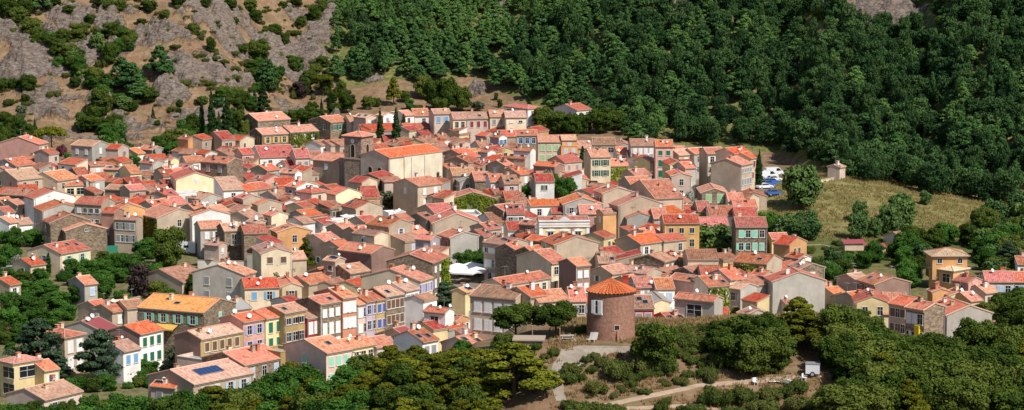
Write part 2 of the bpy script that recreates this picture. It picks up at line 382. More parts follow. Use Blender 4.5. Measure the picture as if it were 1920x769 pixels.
# ------------------------------------------------------------------ one house
def slab(m, P, n, th, mi_top, mi_side, u0, udir, vdir):
    """roof plane: polygon P (ccw from above), thickness th, uv in metres"""
    u0, udir, vdir = Vector(u0), Vector(udir), Vector(vdir)
    P = [Vector(p) for p in P]; up = Vector((0, 0, th))
    m.poly([p + up for p in P], mi_top, [((p - u0).dot(udir), (p - u0).dot(vdir)) for p in P])
    m.poly([p for p in reversed(P)], mi_side)
    for a, b in zip(P, P[1:] + P[:1]): m.poly([a, b, b + up, a + up], mi_side)
def ridge(m, a, b, mi, r=.15):
    m.tube(a, b, r, r, 6, mi)
def roof_mesh(kind, a, b, h, pitch, mats, oh=.32, vg=.12, raw=False):
    m = MB(); th = .14; A, B = a + vg, b + vg
    nrm = math.hypot(1, pitch)
    if kind in 'RL':
        if kind == 'R': half, run = b, a
        else: half, run = a, b
        zr = h + half * pitch; ze = h - oh * pitch
        for s in (-1, 1):
            if kind == 'R':
                P = [(-A, s*(b+oh), ze), (A, s*(b+oh), ze), (A, 0, zr), (-A, 0, zr)]; ud, vd = (1,0,0), (0, -s/nrm, pitch/nrm)
            else:
                P = [(s*(a+oh), B, ze), (s*(a+oh), -B, ze), (0, -B, zr), (0, B, zr)]; ud, vd = (0,1,0), (-s/nrm, 0, pitch/nrm)
            if s > 0: P = P[::-1]
            if kind == 'L': P = P[::-1]
            slab(m, P, None, th, 0, 2, (0, 0, 0), ud, vd)
        if kind == 'R':
            ridge(m, (-A, 0, zr + th), (A, 0, zr + th), 1)
            for x in (-A + .08, A - .08):
                for s in (-1, 1): m.tube((x, s*(b+oh), ze + th), (x, 0, zr + th), .09, .09, 5, 1)
            for s in (-1, 1): m.box(-a, a, s*b - .16, s*b + .16, h - .34, h - .06, 2)
        else:
            ridge(m, (0, -B, zr + th), (0, B, zr + th), 1)
            for y in (-B + .08, B - .08):
                for s in (-1, 1): m.tube((s*(a+oh), y, ze + th), (0, y, zr + th), .09, .09, 5, 1)
            for s in (-1, 1): m.box(s*a - .16, s*a + .16, -b, b, h - .34, h - .06, 2)
    elif kind == 'r':
        zl, zh = h - oh*pitch, h + (2*b + .1) * pitch
        slab(m, [(-A, -b-oh, zl), (A, -b-oh, zl), (A, b+.1, zh), (-A, b+.1, zh)], None, th, 0, 2, (0,0,0), (1,0,0), (0, 1/nrm, pitch/nrm))
        for x in (-A + .08, A - .08): m.tube((x, -b-oh, zl + th), (x, b+.1, zh + th), .09, .09, 5, 1)
        m.box(-a, a, -b - .16, -b + .16, h - .34, h - .06, 2)
    elif kind == 'l':
        zl, zh = h - oh*pitch, h + (2*a + .1) * pitch
        slab(m, [(-a-oh, B, zl), (-a-oh, -B, zl), (a+.1, -B, zh), (a+.1, B, zh)], None, th, 0, 2, (0,0,0), (0,1,0), (1/nrm, 0, pitch/nrm))
        for y in (-B + .08, B - .08): m.tube((-a-oh, y, zl + th), (a+.1, y, zh + th), .09, .09, 5, 1)
        m.box(-a - .16, -a + .16, -b, b, h - .34, h - .06, 2)
    elif kind == 'H':
        k = min(a, b) + oh; ze = h - oh*pitch; zr = ze + k*pitch; ax, by = a + oh, b + oh
        if a >= b: r0, r1 = (-(ax-k), 0, zr), (ax-k, 0, zr)
        else: r0, r1 = (0, -(by-k), zr), (0, by-k, zr)
        C = [(-ax,-by,ze),(ax,-by,ze),(ax,by,ze),(-ax,by,ze)]
        if a >= b: faces = [([C[0],C[1],r1,r0],(1,0,0),(0,1/nrm,pitch/nrm)), ([C[1],C[2],r1],(0,1,0),(-1/nrm,0,pitch/nrm)), ([C[2],C[3],r0,r1],(1,0,0),(0,-1/nrm,pitch/nrm)), ([C[3],C[0],r0],(0,1,0),(1/nrm,0,pitch/nrm))]
        else: faces = [([C[0],C[1],r0],(1,0,0),(0,1/nrm,pitch/nrm)), ([C[1],C[2],r1,r0],(0,1,0),(-1/nrm,0,pitch/nrm)), ([C[2],C[3],r1],(1,0,0),(0,-1/nrm,pitch/nrm)), ([C[3],C[0],r0,r1],(0,1,0),(1/nrm,0,pitch/nrm))]
        for P, ud, vd in faces: slab(m, P, None, th, 0, 2, (0,0,0), ud, vd)
        up = lambda p: (p[0], p[1], p[2] + th)
        for c, r in ((0, r0), (3, r0 if a >= b else r1), (1, r1 if a >= b else r0), (2, r1)): m.tube(up(C[c]), up(r), .13, .13, 5, 1)
        if abs(a - b) > .1: ridge(m, up(r0), up(r1), 1)
        m.box(-a - .16, a + .16, -b - .16, b + .16, h - .34, h - .1, 2)
    elif kind == 'F':
        m.box(-a + .16, a - .16, -b + .16, b - .16, h - .8, h - .45, 0)
        for x0, x1, y0, y1 in ((-a-.08, a+.08, -b-.08, -b+.24), (-a-.08, a+.08, b-.24, b+.08), (-a-.08, -a+.24, -b+.24, b-.24), (a-.24, a+.08, -b+.24, b-.24)):
            m.box(x0, x1, y0, y1, h, h + .1, 1)
    return m if raw else m.mesh('roof', mats)
def wall_mesh(kind, a, b, h, pitch, mats, sink=4.0, raw=False):
    m = MB(); z0 = -sink
    C = [(-a,-b),(a,-b),(a,b),(-a,b)]
    top = [h]*4
    if kind == 'r': top = [h, h, h + 2*b*pitch, h + 2*b*pitch]
    if kind == 'l': top = [h, h + 2*a*pitch, h + 2*a*pitch, h]
    for i in range(4):
        j = (i + 1) % 4
        P = [(*C[i], z0), (*C[j], z0), (*C[j], top[j])]
        if kind == 'R' and i in (1, 3): P.append((C[i][0], 0, h + b*pitch))
        if kind == 'L' and i in (0, 2): P.append((0, C[i][1], h + a*pitch))
        P.append((*C[i], top[i]))
        m.poly(P, min(len(mats) - 1, 1 if i == 3 else 0))
    if kind == 'F':
        for i in range(4):
            j = (i + 1) % 4; q = [(c[0] * (a - .2) / a, c[1] * (b - .2) / b) for c in C]
            m.poly([(*q[j], h - .46), (*q[i], h - .46), (*q[i], h), (*q[j], h)], 0); m.poly([(*C[i], h), (*C[j], h), (*q[j], h), (*q[i], h)], 0)
    return m if raw else m.mesh('wall', mats)

HOUSES = []
import types
class Mass:
    def __init__(s): s.m = MB(); s.mats = []
    def idx(s, mat):
        if mat not in s.mats: s.mats.append(mat)
        return s.mats.index(mat)
    def add(s, mb, M, mats):
        ix = [s.idx(q) for q in mats]; n = len(s.m.v)
        s.m.v += [tuple(M @ Vector(v)) for v in mb.v]; s.m.f += [tuple(i + n for i in f) for f in mb.f]; s.m.m += [ix[min(i, len(ix) - 1)] for i in mb.m]
        ox, oy = n * .37 % 97, n * .11 % 53; s.m.uv += [[(u[0] + ox, u[1] + oy) for u in q] for q in mb.uv]
MASS = Mass()
def small_house(px, py, wl, wr, h, th, kind, wall, rcol, rnd):
    th = R(th + rnd.uniform(-1.5, 1.5)); d = hit(px, py, 395, h, Gs, 6); s = FPX / d; psi = th - math.atan((px - 960) / FPX)
    Lr = max(3, min(14, wr / (s * max(.22, math.cos(th))))); Ll = max(4, min(14, wl / (s * math.sin(th)) if math.degrees(th) > 12 else 6)) * (1.4 if kind == 'R' else 1)
    X, Y, Z = at(px, py, d); Z -= h; c, q = math.cos(psi), math.sin(psi); a, b = Lr / 2, Ll / 2; pitch = rnd.uniform(.3, .38) * (.75 if kind in 'rl' else 1)
    loc = Vector((X + a*c - b*q, Y + a*q + b*c, Z)); M = Matrix.LocRotScale(loc, Matrix.Rotation(psi, 3, 'Z').to_quaternion(), None)
    wm = WALL[wall][1]; MASS.add(wall_mesh(kind, a, b, h, pitch, [wm], raw=True), M, [wm])
    MASS.add(roof_mesh(kind, a, b, h, pitch, None, oh=.26, raw=True), M, [ROOF[rcol][1], RIDGE if kind != 'F' else wm, GEN])
    for k in range(rnd.choice([0, 1, 1, 2])):
        MASS.add(window_mesh(.85, 1.2, 'raw', FRAME), M @ Matrix.Translation((rnd.uniform(-.6, .6) * (a - .5), -b - .004, h - 1.5)), [FRAME, GLASS])
    if rnd.random() < .35:
        m = MB(); x, y = rnd.uniform(-.5, .5) * a, rnd.uniform(-.2, .2) * b; z = surface(kind, a, b, h, pitch, x, y); m.box(-.26, .26, -.3, .3, -.8, .8); m.box(-.33, .33, -.37, .37, .8, .9, 1); MASS.add(m, M @ Matrix.Translation((x, y, z)), [rnd.choice(CHIM), GEN])
    return dict(root=types.SimpleNamespace(location=loc, rotation_euler=types.SimpleNamespace(z=psi)), a=a, b=b, h=h, Lr=Lr, Ll=Ll, lab=None)
def surface(kind, a, b, h, pitch, x, y):
    if kind == 'R': return h + (b - abs(y)) * pitch
    if kind == 'L': return h + (a - abs(x)) * pitch
    if kind == 'r': return h + (y + b) * pitch
    if kind == 'l': return h + (x + a) * pitch
    if kind == 'H': return h + min(a - abs(x), b - abs(y)) * pitch
    return h - .45
def house(px, py, wl, wr, h, th, kind, wall, rcol, ex, zone=None, name='house'):
    rnd = random.Random(int(px * 13 + py * 7))
    th0 = th; th = R(th + rnd.uniform(-1.2, 1.2))
    d = hit(px, py, float(ex.get('d0', 395)), h, Gs)
    s = FPX / d; phi = math.atan((px - 960) / FPX)
    Lr = wr / (s * max(.22, math.cos(th))); dep = float(ex.get('dep', 0)) or rnd.uniform(7.5, 9.5)
    Ll = wl / (s * math.sin(th)) if th0 > 8 and wl > 2.5 else dep
    Lr = max(3.0, min(34, Lr)); Ll = max(3.0, min(30, Ll))
    if kind == 'R' and th0 > 8 and wl > 2.5: Ll *= float(ex.get('g', 1.5)); Ll = max(Ll, 6.0 if 'g' not in ex else 3)
    Ll = min(Ll, 26)
    if 'lr' in ex: Lr = float(ex['lr'])
    if 'll' in ex: Ll = float(ex['ll'])
    psi = th - phi
    X, Y, Z = at(px, py, d); Z -= h
    cx, sx = math.cos(psi), math.sin(psi); a, b = Lr / 2, Ll / 2
    cxw, cyw = X + a * cx - b * sx, Y + a * sx + b * cx
    pitch = float(ex.get('p', 0)) or (rnd.uniform(.28, .33) if ex.get('lab') else rnd.uniform(.31, .39))
    if kind in 'rl': pitch *= .75
    root = empty(name, (cxw, cyw, Z), psi)
    wm = WALL[wall][1]; wl2 = WALL[ex['lw']][1] if 'lw' in ex else wm
    link('wall', wall_mesh(kind, a, b, h, pitch, [wm, wl2]), root)
    rm = ROOF[rcol][1]
    roof = link('roof', roof_mesh(kind, a, b, h, pitch, [rm, RIDGE if kind != 'F' else wm, GEN]), root)
    # windows
    shs = ex.get('sh', rnd.choice(['w', 'w', 'w', 'gr', 'br', 'gr', 'lb', 'w'])).split('+')
    H = dict(root=root, px=px + (wr - wl) / 2, py=py, wall=wall, lw=ex.get('lw'), rcol=rcol, kind=kind, sh=None, a=a, b=b, h=h, Lr=Lr, Ll=Ll, name=name, lab=ex.get('lab'), cat=ex.get('cat'), ex=ex, roof=roof, Y=cyw, d=d, nwin=0)
    HOUSES.append(H)
    state0 = ex.get('st')
    for wk, L, gable in (('r', Lr, kind == 'L'), ('l', Ll, kind == 'R')):
        if wk == 'l' and (wl < 9 or th0 < 8): continue
        if wk == 'r' and wr < 8: continue
        mode = ex.get('w' + wk)
        if mode == '0': continue
        if mode: nc, nr = map(int, mode.split('x'))
        else:
            p = .45 if gable else .9
            if wk == 'l': p *= .75
            if rnd.random() > p: continue
            nc = max(1, int(L / rnd.uniform(2.5, 3.6))); nr = 1 if h < 4.5 else 2 if h < 8.6 else 3
            nc = min(nc, 8)
            if gable: nc = min(nc, rnd.choice([1, 1, 2, 3])); nr = min(nr, 2)
        ww, hh_ = float(ex.get('ww', .95)), float(ex.get('wh', 1.5))
        if gable and not mode: ww, hh_ = .85, 1.15
        for i in range(nc):
            for j in range(nr):
                if not mode and rnd.random() < .14: continue
                t = (i + .5) / nc * (1 if nc > 1 else 1) ; along = -L/2 + L * (.06 + .88 * t)
                if nc == 1: along = L * rnd.uniform(-.2, .2) if not mode else 0
                z = h - float(ex.get('wz', .75)) - hh_ / 2 - j * float(ex.get('wd', 2.75))
                hq = hh_ if not (j == 0 and nr == 3) else hh_ * .7
                if z < .9: continue
                col = shs[i % len(shs)] if len(shs) > 1 and ex.get('alt') else shs[0]
                st = state0 or rnd.choices(['open', 'closed', 'plain'], [.35, .5, .15])[0]
                if col == '0': st = 'plain'
                if wk == 'r': put_window(root, 'r', along, -b - .004, z, ww, hq, st, col)
                else: put_window(root, 'l', -a - .004, -along, z, ww, hq, st, col)
                if st != 'plain': H['sh'] = col
                H['nwin'] += 1
    # chimneys, dishes, skylights
    nch = int(ex.get('ch', rnd.choices([0, 1, 2], [.4, .45, .15])[0])) if kind != 'F' else int(ex.get('ch', 0))
    for k in range(nch):
        x = rnd.uniform(-.85, .85) * (a - .6); y = rnd.uniform(-.85, .85) * (b - .6)
        if kind == 'R': y = rnd.choice([-.35, .05, .1, -.1]) * b
        if kind == 'L': x = rnd.choice([-.35, .05, -.1]) * a
        link('chimney', rnd.choice(CHIMM), roof, (x, y, surface(kind, a, b, h, pitch, x, y) + .1), rnd.choice([0, math.pi / 2]))
    nd = int(ex.get('di', rnd.choices([0, 1, 2], [.6, .34, .06])[0]))
    for k in range(nd):
        x = rnd.uniform(-.9, .7) * a; y = rnd.uniform(-.9, .2) * b
        o = link('satellite_dish', DISHM, root, (x, y, surface(kind, a, b, h, pitch, x, y) + .7)); sc = rnd.uniform(.5, .85)
        o.scale = (sc,) * 3; o.rotation_euler = (R(-28), 0, R(35 + rnd.uniform(-12, 12)) - psi)
    if rnd.random() < .45 and kind != 'F':
        x, y = rnd.uniform(-.7, .7) * a, rnd.uniform(-.3, .3) * b; link('aerial', AERIAL, roof, (x, y, surface(kind, a, b, h, pitch, x, y)), R(rnd.uniform(0, 180)))
    for k in range(int(ex.get('sky', rnd.choices([0, 1, 2], [.8, .12, .08])[0])) if kind in 'RL' else 0):
        if kind == 'R':
            x = rnd.uniform(-.7, .7) * a; y = -b * rnd.uniform(.3, .7); rot = (math.atan(pitch), 0, 0)
        else:
            x = -a * rnd.uniform(.3, .7); y = rnd.uniform(-.7, .7) * b; rot = (math.atan(pitch), 0, -math.pi/2)
        o = link('skylight', SKYM, roof, (x, y, surface(kind, a, b, h, pitch, x, y) + .17)); o.rotation_mode = 'XYZ'
        o.rotation_euler = (math.atan(pitch), 0, 0) if kind == 'R' else (0, -math.atan(pitch), 0)
    if kind != 'F' and wr > 16 and rnd.random() < .6:
        hh = h - .3; m = MB(); m.tube((0, 0, -2), (0, 0, hh), .06, .06, 6); m.tube((0, 0, hh), (0, -.12, hh + .2), .06, .06, 6); o = m.build('drainpipe', METAL if rnd.random() < .6 else FRAME, root); o.location = (rnd.choice([-.94, .94]) * a, -b - .09, 0)
    if 'ivy' in ex:
        q = []
        if 'r' in ex['ivy']: q.append(((-a, -b, 0), (2*a, 0, 0), (0, 0, h - .3), (0, -1, 0)))
        if 'g' in ex['ivy']:      # gable of an L roof, in strips
            for i in range(8):
                x0 = -a + 2*a*i/8; q.append(((x0, -b, 0), (2*a/8, 0, 0), (0, 0, h - .2 + (a - abs(x0 + a/8)) * pitch), (0, -1, 0)))
        if 'h' in ex['ivy']: q.append(((0, -b, 0), (a, 0, 0), (0, 0, h - .3), (0, -1, 0)))
        if 'l' in ex['ivy']: q.append(((-a, -b, 0), (0, 2*b, 0), (0, 0, h - .3), (-1, 0, 0)))
        ivy_leaves('vine', IVYM, q, root)
    if 'awn' in ex:
        m = MB(); w = min(5, Lr * .4); m.poly([(-w/2, 0, 0), (w/2, 0, 0), (w/2, -1.8, -.6), (-w/2, -1.8, -.6)][::-1]); m.poly([(-w/2, -1.8, -.6), (w/2, -1.8, -.6), (w/2, -1.8, -.85), (-w/2, -1.8, -.85)][::-1])
        o = m.build('awning', SHUT['y'][1], root); o.location = (-a * .3, -b - .01, h - 2.0)
        if ex['awn'] == 'l': o.location = (-a - .01, b * .1, h - 2.6); o.rotation_euler = (0, 0, -math.pi/2)
    if 'bal' in ex:
        m = MB(); w = min(4.5, Lr * .5); m.box(-w/2, w/2, -1.3, 0, -.15, 0, 0)
        for i in range(13): m.box(-w/2 + i*w/12 - .02, -w/2 + i*w/12 + .02, -1.28, -1.24, 0, .95, 1)
        m.box(-w/2, w/2, -1.3, -1.22, .95, 1.02, 1)
        o = m.build('balcony', [GEN, METAL], root)
        if ex['bal'] == 'l': o.location = (-a, 0, h - 2.9); o.rotation_euler = (0, 0, -math.pi/2)
        else: o.location = (0, -b, h - 2.9)
    if 'solar' in ex:
        m = MB(); m.box(-2.6, 2.6, -1.1, 1.1, .18, .26, 1)
        for i in range(6): m.box(-2.55 + i*.86, -1.75 + i*.86, -1.05, 1.05, .26, .28, 0)
        o = m.build('solar_panel', [SOLAR, METAL], roof); y = -b * .45; o.location = (a * float(ex['solar']), y, surface(kind, a, b, h, pitch, 0, y)); o.rotation_euler = (math.atan(pitch), 0, 0)
    return H
SOLAR = plain_mat('solar cell glass', (.02, .05, .14), .25, .6)
TILE = {1: (0, 200, 1), 2: (300, 170, 1), 3: (560, 170, 1), 4: (820, 170, 1), 5: (1090, 230, 1), 6: (1380, 260, 1), 7: (0, 330, 1), 8: (270, 330, 1), 9: (550, 330, 1), 10: (820, 330, 1), 11: (1090, 370, 1), 12: (1380, 420, 1), 13: (0, 500, 330 / 943 / (330 / 1154)), 14: (300, 520, 1), 15: (560, 470, 1), 16: (850, 480, 1), 17: (1080, 500, 1), 18: (1590, 440, 1)}
Q = 330 / 1154
def tile_px(t, x, y):
    ox, oy, k = TILE[t]; return ox + x * Q * k, oy + y * Q * k
def read_specs(text):
    for ln in text.strip().splitlines():
        ln = ln.split('#')[0].strip()
        if not ln: continue
        lab = None
        if '|' in ln: ln, lab = ln.split('|'); lab = lab.strip()
        p = ln.split(); t = int(p[0]); x, y, wl, wr, h, th = map(float, p[1:7]); k = TILE[t][2] * Q
        ex = dict(q.split('=') for q in p[10:])
        if lab: ex['lab'] = lab
        X, Y = tile_px(t, x, y); yield X, Y, wl * k, wr * k, h, th, p[7], p[8], p[9], ex
